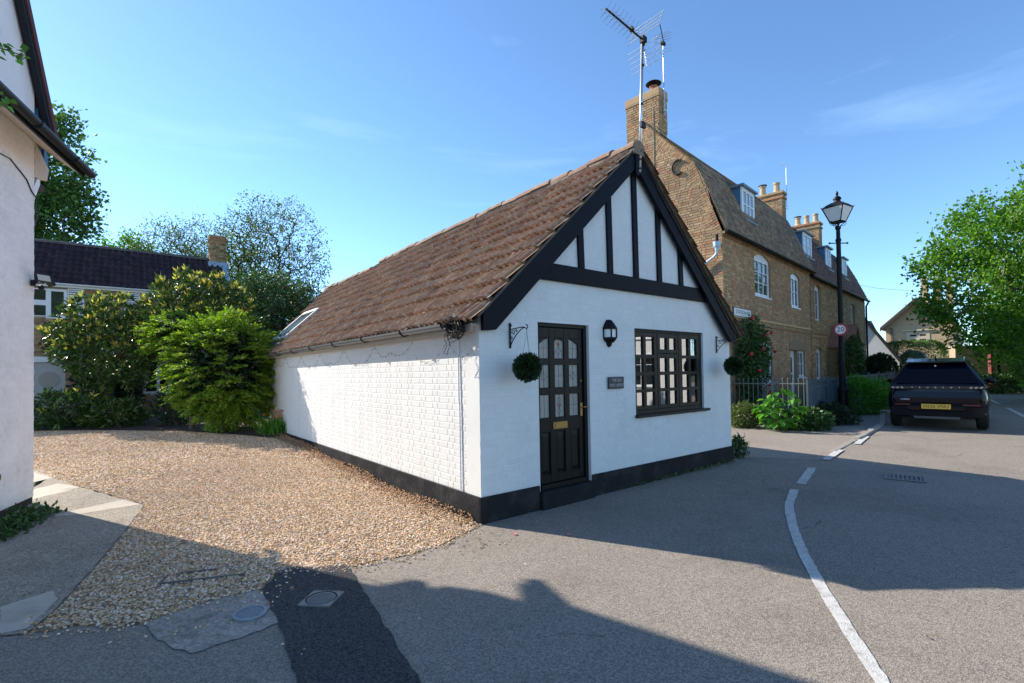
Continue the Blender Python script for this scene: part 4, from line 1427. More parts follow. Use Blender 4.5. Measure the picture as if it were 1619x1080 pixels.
# ---- tv aerial on the gable peak
ae = empty('tv_aerial', pw(2.655, -.135, 4.36), YAW_P, 'tall silver television aerial fixed to the peak of the black timbered gable', 'aerial')
lean = .075
mz = 1.93
hx = lambda z: lean * z
MB().tube([(0, 0, 0), (hx(mz), 0.01, mz)], .021, 10).build('mast', ALU, ae, smooth=True)
cl = MB()
for z in (.05, .18, .30, .98, 1.55, 1.85):
    cl.tube([(hx(z), 0, z - .01), (hx(z), 0, z + .01)], .026, 8)
cl.box(hx(.66) - .05, -.05, .63, hx(.66) + .05, -.015, .71)
cl.build('clip', DKPLASTIC, ae)
ax, az = hx(mz), mz
bm_ = MB()
bm_.tube([(ax + .06, .01, az + .0), (ax - .86, -.06, az + .02)], .013, 6)
bm_.box(ax - .04, -.03, az - .05, ax + .05, .03, az + .045)
bm_.box(ax - .30, -.04, az - .0, ax - .25, .01, az + .05)
bm_.build('boom', IRON, ae)
em = MB()
for i in range(9):
    x = ax - .16 - i * .085
    y0 = .0 - .06 * (ax - x) / .86
    ll = .115 if i < 8 else .1
    for sy in (1, -1):
        for sz in (1, -1):
            em.tube([(x, y0, az + .012), (x - .02, y0 + sy * ll, az + .012 + sz * .06)], .0035, 4)
em.build('director', ALU, ae)
rf = MB()
for sz in (1, -1):
    for i in range(4 + (sz < 0)):
        t_ = .10 + i * .085
        x, z = ax - .02 + t_ * .42 * (1 if sz > 0 else .5), az + sz * t_ * (.92 if sz > 0 else .8)
        rf.tube([(x, -.27, z), (x, .27, z)], .006, 5)
    e = .10 + (3 + (sz < 0)) * .085
    for y in ((-.26, 0, .26) if sz > 0 else (0,)):
        rf.tube([(ax - .02 + .06 * .42, y * 1, az + sz * .06), (ax - .02 + e * .42 * (1 if sz > 0 else .5), y, az + sz * e * (.92 if sz > 0 else .8))], .007, 5)
rf.build('reflector', ALU, ae)

# ---- coil of dark twigs and wire hung under the gutter end, fairy lights along the wall
cw = empty('wire_coil', pw(-.17, .22, 2.1), YAW_P, 'tangled coil of black fairy light cable hung under the end of the gutter', 'cable coil')
c_ = MB()
crg = random.Random(8)
for i in range(34):
    cx_, cy_, cz_ = crg.gauss(0, .018), crg.gauss(0, .03), crg.gauss(0, .02)
    r1, r2 = crg.uniform(.07, .15), crg.uniform(.05, .12)
    tl, tw = crg.uniform(-.5, .5), crg.uniform(-.6, .6)
    pts = []
    for k in range(13):
        a = 2 * math.pi * k / 12
        y, z = r1 * math.cos(a), r2 * math.sin(a)
        pts.append((cx_ + y * math.sin(tw) * .6 + z * math.sin(tl) * .5, cy_ + y * math.cos(tw) * 1.15, cz_ + z * math.cos(tl) + crg.uniform(-.008, .008)))
    c_.tube(pts, .0032, 4, False)
for i in range(90):
    a = crg.uniform(0, 6.28)
    q = (crg.uniform(-.06, .06), .15 * math.cos(a), .11 * math.sin(a))
    c_.tube([q, (q[0] + crg.uniform(-.02, .02), q[1] * 1.12, q[2] * 1.15)], .004, 4)
c_.build('cable', IRON, cw)
c_ = MB()
for y0 in (0, .07):
    pts = [(0, .22 + y0 - .10 + .03 * math.sin(k), -.05 - k * .028) for k in range(9)]
    c_.tube(pts, .003, 4)
    for p in pts[3:]:
        c_.tube([p, (p[0], p[1] + .022, p[2])], .004, 4)
c_.tube([(0, .12, -.27), (0, .155, -.29), (0, .19, -.27)], .003, 4)
c_.build('loose_end', IRON, cw)
fl = empty('fairy_lights', pw(-.012, 0, 0), YAW_P, 'string of small fairy lights looped along the white side wall under the gutter', 'fairy lights')
WIRE = mat('pale_light_cable', (0.30, 0.30, 0.29), .6)
fm, fb = MB(), MB()
anch = [(.05, 1.93), (.62, 2.0), (1.45, 1.86), (1.46, 2.06), (2.2, 1.93), (2.75, 2.05), (3.4, 1.82), (4.05, 2.06), (4.8, 1.85), (5.35, 2.05), (6.0, 1.83), (6.65, 2.05), (7.3, 1.84), (7.95, 2.05), (8.7, 1.9), (9.2, 2.04)]
for (a, za), (b, zb) in zip(anch[:-1], anch[1:]):
    if b - a < .1:
        continue
    pts = []
    for k in range(13):
        t_ = k / 12
        v, z = a + (b - a) * t_, za + (zb - za) * t_ - .17 * 4 * t_ * (1 - t_) * (.7 if za > 2 or zb > 2 else 1)
        pts.append((-.004, v, z))
        if k % 2:
            fb.tube([(-.006, v, z), (-.012, v + .01, z - .016)], .0036, 5)
    fm.tube(pts, .0019, 4, False)
fm.build('cable', WIRE, fl)
fb.build('bulb', DKPLASTIC, fl)

# ================================================================== shared builders
def wall_holes(x0, x1, z0, z1, holes, y0, y1, mb=None):
    mb = mb or MB()
    xs = sorted({x0, x1} | {h[0] for h in holes} | {h[1] for h in holes})
    for a, b in zip(xs[:-1], xs[1:]):
        for c, d in minus(z0, z1, [(h[2], h[3]) for h in holes if h[0] < b - 1e-6 and h[1] > a + 1e-6]):
            mb.box(a, y0, c, b, y1, d)
    return mb


def sash_window(root, x0, x1, z0, z1, y, cols, rows, frame=UPVC, pane=DARKGLASS, fwid=.06, bar=.025, sill=True, arch=0.0, name='window', flip=None):
    """a glazed window whose face is at y (outside towards -y)"""
    xs = np.linspace(x0 + fwid, x1 - fwid, cols + 1)
    zs = np.linspace(z0 + fwid, z1 - fwid, rows + 1)
    C_ = [(xs[i] + (bar / 2 if i else 0), xs[i + 1] - (bar / 2 if i < cols - 1 else 0)) for i in range(cols)]
    R_ = [(zs[i] + (bar / 2 if i else 0), zs[i + 1] - (bar / 2 if i < rows - 1 else 0)) for i in range(rows)]
    f = MB()
    stile_grid(f, x0, x1, z0, z1, C_, R_, y, y + .07)
    if arch:
        n = 10
        top = [(x0 + (x1 - x0) * k / n, z1 + arch * math.sin(math.pi * k / n)) for k in range(n + 1)]
        f.prism([(x0, z1 - .001)] + [(x1, z1 - .001)] + top[::-1], y - .001, y + .06)
        zt_ = z1 + arch + .024
        MB().prism([(x0 - .022, z1)] + [(a_, b_ + .004) for a_, b_ in top] + [(x1 + .022, z1), (x1 + .022, zt_), (x0 - .022, zt_)], -.006, .12).build('arch_brick', GAULT2, root)
    o = f.build(name, frame, root)
    for c in C_:
        for r in R_:
            MB().box(c[0], y + .03, r[0], c[1], y + .036, r[1]).build('window_pane', pane, o)
    if sill:
        MB().box(x0 - .04, y - .07, z0 - .05, x1 + .04, y - .002, z0 - .001).build('window_sill', frame, o)
    return o


def pot(mb, c, r=.13, h=.45):
    mb.lathe([(r * 1.15, 0), (r * 1.15, .05), (r * .95, .09), (r * .8, h * .8), (r * .95, h * .84), (r, h * .9), (r, h), (r * .75, h), (r * .7, h * .7)], c, 12)


# ================================================================== WHITE HOUSE at the left edge of the picture
lh = empty('white_house', tuple(L0), YAW_L, 'tall white painted house at the left edge with black gutter and steep gable', 'house')
LC = camlocal(lh)
wall_holes(-7, 0, 0.10, 4.80, [], 0.004, 0.3).build('wall', OFFWHITE, lh)
MB().box(-7, .01, -.4, -.01, .3, 0.0995).build('foundation', mat('dark_damp_base', (0.03, 0.027, 0.025), .95, var=.3, vscale=6, bump=.6, bscale=30, bdist=.02), lh)
MB().box(-7, .3, -.4, 0, 6.0, 4.46).build('house_body', OFFWHITE, lh)
lbk = lay_bricks(-1.6, 0.0, 0.105, 4.74, lambda a, b, c, d: [(a, b)], seed=9)
place_bricks(lh, [(lbk, lambda x, z: ((x, 0.004, z), (0, 0, 0)))], LC, 150, OFFWHITE, d=.004, wob=.0015, ch=.003)
# upper gable, its verge boards and roof
AP = (-2.87, 10.6)
VB = (0.38, 4.95)
gpoly = [(-6.0, 4.805), (0, 4.805), (0, 5.83), AP, (-6.0, 4.96)]
MB().prism(gpoly, .004, .26).build('upper_gable', OFFWHITE, lh)
dirv = (Vector(VB) - Vector(AP)).normalized()
nv = Vector((-dirv.y, dirv.x))
if nv.y < 0:
    nv = -nv
def offp(p, o):
    return (p[0] + nv.x * o, p[1] + nv.y * o)
MB().prism([offp(VB, -.10), offp(AP, -.10), offp(AP, -.01), offp(VB, -.01)], -.12, 6.2).build('roof', mat('dark_red_roof_tile', (0.10, 0.035, 0.035), .85, var=.25, vscale=6, bump=.6, bscale=30, bdist=.02), lh)
MB().prism([(-6.2, 4.9), (AP[0], AP[1] + .05), (AP[0], AP[1] + .2), (-6.4, 4.9)], -.12, 6.2).build('roof', MATS['dark_red_roof_tile'], lh)
MB().prism([offp(VB, -.16), offp(AP, -.16), offp(AP, -.101), offp(VB, -.101)], -.10, -.03).build('verge_board', DKPLASTIC, lh)
MB().prism([(0.003, 4.60), (0.46, 4.60), (0.36, 5.02), (0.003, 5.68)], .03, .2).build('lead_cheek', BLUELEAD, lh)
MB().prism([(0.10, 4.62), (0.16, 4.62), (0.16, 5.42), (0.10, 5.55)], .005, .03).build('cheek_roll', BLUELEAD, lh)
MB().prism([(0.27, 4.62), (0.33, 4.62), (0.33, 5.12), (0.27, 5.24)], .005, .03).build('cheek_roll', BLUELEAD, lh)
# jettied eave: soffit, fascia, gutter
MB().prismx([(-.42, 4.43), (.003, 4.74), (.003, 4.79), (-.42, 4.47)], -7, .25).build('soffit', CREAM, lh)
MB().prism([(0.003, 4.28), (0.34, 4.34), (0.40, 4.52), (0.003, 4.76)], .0, .9).build('eave_end', CREAM, lh)
MB().box(-7, -.445, 4.42, .25, -.421, 4.52).build('fascia', DKPLASTIC, lh)
g2 = MB()
gp = [(-.50 + .062 * math.cos(math.pi + math.pi * k / 8), 4.50 + .062 * math.sin(math.pi + math.pi * k / 8)) for k in range(9)]
g2.add([(-7, y, z) for y, z in gp] + [(.30, y, z) for y, z in gp], [(i, i + 1, 10 + i, 9 + i) for i in range(8)] + [tuple(range(9, 18))])
g2o = g2.build('gutter', DKPLASTIC, lh)
for x in (-3.2, -2.2, -1.25, -.3):
    MB().tube([(x, -.565, 4.505), (x, -.55, 4.45), (x, -.50, 4.43), (x, -.44, 4.46)], .014, 6).build('gutter_union', DKPLASTIC, g2o)
MB().prismx([(-.50, 4.50), (-.02, 4.86), (-.02, 4.82), (-.44, 4.525)], -7, .25).build('eave_tiles', MATS['dark_red_roof_tile'], lh)
br = MB().prism([(0.004, 3.98), (0.05, 3.98), (0.20, 4.24), (0.20, 4.30), (0.13, 4.30), (0.004, 4.10)], .02, .11)
br.build('brace', UPVC, lh)
MB().box(.02, .05, 4.20, .40, 1.2, 4.28).build('wall_plate', mat('old_brown_timber', (0.06, 0.03, 0.022), .8, var=.3, vscale=6), lh)
MB().tube([(-1.2, -.006, 4.20), (-.6, -.008, 4.27), (-.22, -.008, 4.16), (-.1, -.01, 4.05), (-.03, -.012, 4.02), (.03, -.02, 3.98), (.08, -.01, 3.80), (.1, .05, 3.6)], .008, 5).build('cable', DKPLASTIC, lh)
MB().lathe([(.045, 0), (.045, .03), (.03, .03), (.03, .005)], (0, 0, 0), 14).build('overflow_pipe', mat('pink_clay_pipe', (0.30, 0.15, 0.13), .8), lh, loc=(-.86, -.001, .50), rot=(R(90), 0, 0))
fld = empty('floodlight', lw(-.10, -.01, 2.86), YAW_L, 'black twin floodlight with sensor fixed to the corner of the white house', 'floodlight')
fld.scale = (.75, .75, .75)
f_ = MB().box(-.03, -.05, -.05, .03, .0, .05)
f_.tube([(0, -.03, 0), (.08, -.14, .02)], .012, 6).tube([(0, -.03, 0), (-.05, -.14, .04)], .012, 6)
f_.build('bracket', DKPLASTIC, fld)
for (x, y, z), rx, rz in (((.13, -.20, .04), R(-35), R(40)), ((-.09, -.19, .07), R(-20), R(-35))):
    h_ = MB().box(-.11, -.02, -.07, .11, .02, .07)
    ho = h_.build('lamp_head', DKPLASTIC, fld, loc=(x, y, z), rot=(rx, 0, rz), bevel=.006)
    MB().box(-.095, -.0235, -.055, .095, -.0205, .055).build('lamp_glass', mat('pale_led_panel', (0.55, 0.5, 0.42), .4), ho)
MB().sphere((.03, -.12, -.07), .045, 8).build('sensor', DKPLASTIC, fld)

# ================================================================== COTTAGE at the back of the drive
bx0 = -8.5
bk = empty('back_house', pw(bx0, 19.0), YAW_P, 'low brick house with dark pantiled roof and white louvred shutters behind the drive shrubs', 'house')
BC = camlocal(bk)
X = lambda u: u - bx0
bholes = [(X(-6.0), X(-4.56), 3.80, 4.80), (X(-2.40), X(-1.10), 1.03, 2.18), (X(-5.5), X(-4.6), 0.0, 2.22)]
wall_holes(0, X(.35), -.3, 4.97, bholes, .004, .3).build('wall', MORTAR, bk)
MB().box(0, .3, -.3, X(.35), 4.1, 4.96).build('house_body', MORTAR, bk)
MB().prismx([(.3, 4.962), (4.1, 4.962), (2.2, 6.7)], X(.05), X(.35)).build('gable', GAULT2, bk)
bkb = lay_bricks(0, X(.35), 0, 4.80, lambda a, b, c, d: minus(a, b, [(h[0], h[1]) for h in bholes if h[2] < (c + d) / 2 < h[3]]), seed=12)
place_bricks(bk, [(bkb, lambda x, z: ((x, .004, z), (0, 0, 0)))], BC, 0, GAULT2, d=.014)
GREENREFLECT = mat('painted_green_reflection_glass', (.012, .05, .03), .05, spec=.5, var=.4, vscale=3)  # green of a reflected garden painted into the pane colour
wr = sash_window(bk, X(-5.06), X(-4.56), 3.80, 4.80, .02, 1, 1, fwid=.085, pane=GREENREFLECT)
sash_window(bk, X(-6.0), X(-5.062), 3.80, 4.80, .05, 1, 2, fwid=.05, bar=.18, sill=False, pane=GREENREFLECT)
for a, b in ((-4.545, -4.10), (-2.97, -2.50), (-6.45, -6.02)):
    sh = MB()
    x0, x1 = X(a), X(b)
    sh.box(x0, -.03, 3.82, x0 + .03, .0, 4.84).box(x1 - .03, -.03, 3.82, x1, .0, 4.84).box(x0 + .03, -.03, 3.82, x1 - .03, .0, 3.87).box(x0 + .03, -.03, 4.80, x1 - .03, 0, 4.84)
    so = sh.build('shutter', UPVC, bk)
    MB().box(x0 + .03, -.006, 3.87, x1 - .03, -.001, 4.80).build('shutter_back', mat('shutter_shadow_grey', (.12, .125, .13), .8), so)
    for k in range(11):
        z = 3.90 + k * .083
        MB().add([(x0 + .031, -.028, z), (x1 - .031, -.028, z), (x1 - .031, -.010, z + .05), (x0 + .031, -.010, z + .05)], [(0, 1, 2, 3)]).build('louvre', UPVC, so)
sash_window(bk, X(-2.40), X(-1.10), 1.03, 2.18, .06, 3, 1, fwid=.08, bar=.10)
MB().box(X(-5.5), .05, .0, X(-4.6), .1, 2.22).build('door', mat('grey_white_door', (.45, .45, .44), .5), bk)
fan = MB()
fan.lathe([(.28, 0), (.28, .012), (.02, .012)], (0, 0, 0), 24)
fan.build('fanlight', FROST, bk, loc=(X(-5.02), .048, 1.62), rot=(R(90), 0, 0))
MB().box(X(-5.7), -.03, 2.23, X(-4.4), .003, 2.42).build('door_lintel', UPVC, bk)
MB().box(-.1, -.12, 4.86, X(.42), -.001, 4.965).build('fascia', UPVC, bk)
bg = MB()
gp = [(-.19 + .06 * math.cos(math.pi + math.pi * k / 8), 4.98 + .06 * math.sin(math.pi + math.pi * k / 8)) for k in range(9)]
bg.add([(-.1, y, z) for y, z in gp] + [(X(.45), y, z) for y, z in gp], [(i, i + 1, 10 + i, 9 + i) for i in range(8)] + [tuple(range(9, 18))])
bg.build('gutter', UPVC, bk)
tb = math.atan2(6.86 - 4.97, 2.2 + .15)
sl_ = math.hypot(6.86 - 4.97, 2.35)
MB().prismx([(-.15, 4.97), (2.2, 6.86), (2.2, 6.80), (-.1, 4.93)], -.1, X(.42)).prismx([(4.55, 4.97), (2.2, 6.86), (2.2, 6.80), (4.5, 4.93)], -.1, X(.42)).build('roof', MATS['roof_underlay'], bk)
PT = roll_tile_template(.205, .44, .016, PAN_ROLL)
lay_tiles(bk, (X(.43) - 45 * .2, -.19, 4.965), (1, 0, 0), (0, math.cos(tb), math.sin(tb)), 45, 9, .2, sl_ / 8.6, PT, PANTILE, BC, 295, lambda x, y: X(.43) - 45 * .2 + x > 0 and y < sl_ - .1, jit=.004, name='pantile', kindname='pantile_courses')
rmb = MB()
for i in range(20):
    pass
rb_me = None
rbm = MB()
prof = [(.13 * math.cos(math.pi * k / 8), .13 * math.sin(math.pi * k / 8)) for k in range(9)]
rbm.add([(0, y, z) for y, z in prof] + [(.44, y * .97, z * .97) for y, z in prof], [(i, i + 1, 10 + i, 9 + i) for i in range(8)] + [tuple(range(9))])
rb_me = rbm.mesh('ridge_tile', mat('grey_brown_ridge', (.11, .085, .075), .8, var=.2, vscale=5, rand=.15))
for i in range(19):
    link('ridge_tile', rb_me, bk, (X(.0) - .44 - i * .44, 2.2, 6.83))
ch = MB().box(X(.02), 1.8, 5.6, X(.62), 2.55, 7.85)
cho = ch.build('chimney', MORTAR, bk)
cb_ = lay_bricks(X(.02), X(.62), 6.3, 7.85, lambda a, b, c, d: [(a, b)], seed=3)
cb2 = lay_bricks(1.8, 2.55, 6.3, 7.85, lambda a, b, c, d: [(a, b)], seed=4)
for bl_, fn in ((cb_, lambda x, z: ((x, 1.8, z), (0, 0, 0))), (cb2, lambda x, z: ((X(.02), x, z), (0, 0, -math.pi / 2))), (cb2, lambda x, z: ((X(.62), x, z), (0, 0, math.pi / 2)))):
    place_bricks(bk, [(bl_, fn)], BC, 0, GAULT2, d=.016)
MB().box(X(-.02), 1.76, 7.7, X(.66), 2.59, 7.78).box(X(.0), 1.78, 7.851, X(.64), 2.57, 7.92).lathe([(.2, 0), (.17, .06), (.02, .12)], (X(.32), 2.2, 7.92), 12).build('chimney_cap', GAULT2, cho)
MB().box(X(-.08), 1.70, 6.2, X(.66), 1.785, 6.72).prismx([(-.2, 4.96), (1.8, 6.57), (1.8, 6.66), (-.2, 5.06)], X(.43), X(.60)).build('lead_flashing', mat('pale_blue_lead', (.28, .40, .52), .5, var=.2, vscale=3), bk)
MB().tube([(X(.5), -.19, 4.96), (X(.5), -.19, 4.7), (X(.44), -.05, 4.5), (X(.44), -.05, .3)], .035, 8).build('downpipe', UPVC, bk)

# ================================================================== BRICK HOUSE with the gable end, and the terrace beyond it
bh = empty('brick_house', tuple(B0), YAW_B, 'three storey yellow brick house with mansard roof and an iron C tie on its gable', 'house')
HC = camlocal(bh)
HL = 8.40
PROF = [(0, 5.42), (.42, 6.83), (.75, 7.55), (2.36, 9.30), (3.97, 7.55), (4.3, 6.83), (4.72, 5.42)]


def zroofB(v):
    for (a, za), (b, zb_) in zip(PROF[:-1], PROF[1:]):
        if a <= v <= b:
            return za + (zb_ - za) * (v - a) / (b - a)
    return 0


fh = [(2.38, 3.82, 3.86, 5.262), (6.0, 7.06, 3.80, 5.102), (2.43, 3.82, 1.07, 2.502), (5.72, 6.56, .1, 2.25), (6.66, 7.50, 1.27, 2.26)]
wall_holes(0, HL, -.3, 5.42, fh, .004, .3).build('front_wall', MORTAR, bh)
MB().prismx([(.3, -.3), (4.72, -.3)] + PROF[::-1][:-1] + [(.3, 6.3), (.3, 5.4)], .004, .35).build('gable_wall', MORTAR, bh)
MB().box(.35, .3, -.3, HL, 4.7, 5.41).build('house_body', DARKROOM, bh)
# brickwork: gable (tumbled in along its verges), chimney faces, front
S1a, S1b = Vector((0, 5.42)), Vector((.75, 7.55))
S2a, S2b = Vector((.75, 7.55)), Vector((2.36, 9.30))


def slope_tn(p, a, b):
    d = (b - a).normalized()
    q = Vector(p) - a
    return q.dot(d), q.dot(Vector((d.y, -d.x)))


def tri(t, per, amp):
    f = (t / per) % 1
    return amp * (1 - abs(2 * f - 1))


SLOPES = [(S1a, S1b, .75, .42), (S2a, S2b, .80, .55)]


def in_tumble(p):
    if p[0] > 1.75 and p[1] > 8.8:
        return False
    for a, b, per, amp in SLOPES:
        t, n_ = slope_tn(p, a, b)
        if 0 <= t <= (b - a).length and 0 <= n_ <= tri(t, per, amp):
            return True
    return False


def gable_keep(xa, xb, za, zb_):
    # xa..xb measured along v
    zc = (za + zb_) / 2
    if zc > 9.2:
        lo, hi = 1.80, 2.93
    else:
        lo = 0.0
        while lo < 2.4 and zroofB(lo) < zc + .05:
            lo += .02
        hi = 4.72 - lo
        if zc > 8.7:
            lo, hi = min(lo, 1.80), max(hi, 2.93)
    a, b = max(xa, lo), min(xb, hi)
    if b - a < .03 or in_tumble(((a + b) / 2, zc)):
        return []
    return [(a, b)]


gb = lay_bricks(0, 4.72, 1.0, 10.05, gable_keep, seed=21, irregular=1.0)
for a, b, per, amp in SLOPES:
    d = (b - a).normalized()
    inn = Vector((d.y, -d.x))
    t = .04
    k = 0
    while t < (b - a).length - .03:
        dep = tri(t, per, amp)
        n_ = -.0 - (k % 2) * .11
        while n_ < dep:
            n0, n1 = max(0, n_), n_ + .215
            if n1 - n0 > .04:
                c = a + d * t + inn * (n0 + n1) / 2
                ang = math.atan2(-inn.y, -(-inn.x))
                # the brick's own x runs along -v; lean it so it lies square to the verge
                gb.append((c.x, c.y, n1 - n0, .065, -math.atan2(-inn.y, inn.x)))
            n_ += .225
        t += .075
        k += 1
RGAB = lambda x, z: ((.004, x, z), (0, 0, -math.pi / 2))
chs = lay_bricks(.005, .50, 8.9, 10.05, lambda a, b, c, d: [(a, b)], seed=5)


def front_keep_b(xa, xb, za, zb_):
    zc = (za + zb_) / 2
    return minus(xa, xb, [(h[0], h[1]) for h in fh if h[2] - .01 < zc < h[3] + .01])


fb_ = lay_bricks(0, HL, 0.9, 5.34, front_keep_b, seed=22, irregular=1.0)
place_bricks(bh, [(gb, RGAB), (chs, lambda x, z: ((x, 1.80, z), (0, 0, 0))), (fb_, lambda x, z: ((x, .004, z), (0, 0, 0)))], HC, 300, GAULT, d=.011, wob=.003, ch=.003)
# string course, dentils under the eave
for z in (2.93, 3.08):
    MB().box(.0, -.035, z, HL, .003, z + .062).build('string_course', GAULT2, bh)
dm = MB()
for i in range(72):
    dm.box(.02 + i * .116, -.05, 5.27, .02 + i * .116 + .06, .003, 5.335)
dm.box(0, -.07, 5.336, HL, .003, 5.40)
dm.build('dentil_course', GAULT2, bh, kind='stuff')
# windows and door of the front
w1 = sash_window(bh, 2.40, 3.80, 3.90, 5.08, .05, 3, 3, fwid=.09, arch=.16)
w2 = sash_window(bh, 6.02, 7.04, 3.84, 4.96, .05, 2, 2, fwid=.09, arch=.12)
w3 = sash_window(bh, 2.45, 3.80, 1.10, 2.34, .05, 3, 2, fwid=.09, arch=.14)
w4 = sash_window(bh, 6.68, 7.48, 1.28, 2.24, .05, 2, 2, fwid=.07)
MB().box(5.74, .12, .1, 6.54, .17, 2.24).build('front_door', UPVC, bh)
dd = MB().box(6.16, .10, 1.45, 6.24, .1185, 2.0).box(6.16, .10, 1.1, 6.24, .1185, 1.38)
dd.build('door_glass', DARKGLASS, bh)
MB().box(5.62, -.03, 2.26, 7.60, .003, 2.55).build('door_lintel', mat('brown_stone_lintel', (.27, .2, .12), .9, var=.1), bh)
# roof
rp = MB()
E1 = [(-.16, 5.36), (.42, 6.85), (.75, 7.57), (2.36, 9.32)]
rp.prismx(E1 + [(2.36, 9.26), (.78, 7.5), (.46, 6.8), (-.1, 5.33)], .02, HL)
rp.prismx([(4.88, 5.36), (4.3, 6.85), (3.97, 7.57), (2.36, 9.32), (2.36, 9.26), (3.9, 7.5), (4.25, 6.8), (4.8, 5.33)], .02, HL)
rp.build('roof', MATS['roof_underlay'], bh)


def plain_tiles(root, x0, x1, a, b, ma, skip, seed):
    """rows of small flat tiles from a to b, points in (y,z)"""
    rg = random.Random(seed)
    a, b = Vector(a), Vector(b)
    d = (b - a).normalized()
    L_ = (b - a).length
    ey = Vector((0, d.x, d.y))
    ez = Vector((0, -d.y, d.x))
    V0 = np.array([(0, 0, .020), (.162, 0, .020), (.162, .19, .006), (0, .19, .006), (0, 0, .004), (.162, 0, .004), (.162, .19, -.006), (0, .19, -.006)])
    F0 = [(0, 1, 2, 3), (4, 5, 1, 0), (0, 3, 7, 4), (1, 5, 6, 2)]
    Ms_ = []
    n = int(L_ / .098)
    for r in range(n + 1):
        x = x0 - (.08 if r % 2 else 0)
        while x < x1:
            y = a + d * (r * .098)
            if not skip(x + .08, y):
                M = Matrix((Vector((1, 0, 0)), ey, ez)).transposed().to_4x4()
                M.translation = (x + rg.uniform(-.004, .004), y.x, y.y)
                Ms_.append(np.array(M @ Euler((rg.uniform(-.05, .03), rg.uniform(-.03, .03), rg.uniform(-.03, .03))).to_matrix().to_4x4()))
            x += .166
    V, F = stamp(V0, F0, Ms_)
    return link('plain_tiles', npmesh('plain_tiles', V, F, ma), root, kind='stuff')


DORM_B = [(2.30, 3.36, 6.30, 7.32)]
skipB = lambda x, y: any(a < x < b and y.y > c - .1 and y.x > .25 and y.y < 8.0 for a, b, c, d in DORM_B)
skipN = lambda x, y: False
for a, b in zip(E1[:-1], E1[1:]):
    plain_tiles(bh, .01, HL - .1, a, b, PEG, skipB, 3)


def dormer(root, x0, x1, z0, z1, yf, cols):
    d = MB().box(x0, yf, z0, x0 + .03, yf + 1.3, z1 - .002).box(x1 - .03, yf, z0, x1, yf + 1.3, z1 - .002)
    do = d.build('dormer', BLUELEAD, root)
    MB().box(x0 - .10, yf - .14, z1, x1 + .10, yf + 1.35, z1 + .06).build('dormer_roof', LEAD, do)
    xs = np.linspace(x0 + .09, x1 - .09, cols + 1)
    f = MB()
    C_ = [(xs[i] + .03, xs[i + 1] - .03) for i in range(cols)]
    zm = (z0 + z1) / 2
    stile_grid(f, x0 + .0, x1 - .0, z0, z1 - .003, C_, [(z0 + .1, zm - .02), (zm + .02, z1 - .12)], yf - .05, yf - .002)
    f.build('dormer_frame', UPVC, do)
    for c in C_:
        for r in ((z0 + .1, zm - .02), (zm + .02, z1 - .12)):
            MB().box(c[0], yf - .03, r[0], c[1], yf - .026, r[1]).build('dormer_pane', mat('pale_dormer_glass', (.22, .26, .30), .08, spec=.8), do)
    MB().box(x0 - .03, yf - .16, z0 - .06, x1 + .03, yf - .052, z0 - .002).build('dormer_sill', LEAD, do)


for q in DORM_B:
    dormer(bh, *q, .33, 3)
MB().prismx([(-.20, 5.30), (.42, 6.90), (.75, 7.64), (2.36, 9.42), (2.36, 9.3), (.8, 7.5), (.46, 6.8), (-.1, 5.3)], HL - .09, HL + .12).build('party_coping', mat('grey_coping', (.2, .165, .13), .9, var=.2, vscale=4), bh)
bgm = MB()
gp = [(-.20 + .06 * math.cos(math.pi + math.pi * k / 8), 5.36 + .06 * math.sin(math.pi + math.pi * k / 8)) for k in range(9)]
bgm.add([(-.22, y, z) for y, z in gp] + [(HL, y, z) for y, z in gp], [(i, i + 1, 10 + i, 9 + i) for i in range(8)] + [tuple(range(9)), tuple(range(9, 18))])
bgm.build('gutter', IRON, bh)
hp_ = MB()
hp_.lathe([(.05, 0), (.06, .06), (.10, .12), (.11, .2), (.11, .24), (.08, .24)], (0, 0, 0), 8)
hp_.build('rainwater_hopper', PIPEBLUE, bh, loc=(-.13, .10, 4.86))
MB().tube([(-.12, .10, 5.30), (-.12, .10, 5.1)], .045, 8).build('downpipe', IRON, bh)
MB().tube([(-.13, .10, 4.88), (-.12, .12, 4.78), (-.10, .22, 4.70), (-.10, .75, 4.40), (-.1, 1.2, 4.15), (-.1, 1.3, 4.05), (-.1, 1.3, 1.0)], .038, 8).build('downpipe', PIPEBLUE, bh)
MB().tube([(.0, 1.98, 9.7), (-.018, 1.985, 9.4), (-.018, 1.99, 8.0), (-.018, 2.0, 5.5)], .010, 5).build('cable', mat('pale_grey_cable', (.35, .31, .26), .7), bh)
ct = []
for k in range(15):
    a = R(50) + k * R(18.5)
    ct.append((-.03, 1.22 + .17 * -math.cos(a), 7.54 + .21 * math.sin(a)))
MB().tube([(x - .015, y, z) for x, y, z in ct], .034, 8).build('wall_tie', mat('rusty_iron', (.035, .026, .02), .8, var=.3, vscale=15), bh)
# gable chimney
cg = MB().box(.02, 1.815, 8.8, .50, 2.93, 10.05)
cgo = cg.build('chimney', MORTAR, bh)
MB().box(-.02, 1.77, 9.93, .54, 2.97, 9.995).box(-.012, 1.78, 9.996, .53, 2.96, 10.20).build('chimney_cap', GAULT, cgo, bevel=.01)
p_ = MB()
pot(p_, (.26, 2.10, 10.2), .13, .22)
p_.build('chimney_pot', POTRED, cgo)
MB().lathe([(.24, 0), (.22, .02), (.1, .08), (.02, .10)], (.26, 2.10, 10.50), 16).tube([(.15, 2.1, 10.38), (.15, 2.1, 10.5)], .012, 5).tube([(.37, 2.1, 10.38), (.37, 2.1, 10.5)], .012, 5).build('chimney_cowl', IRON, cgo)


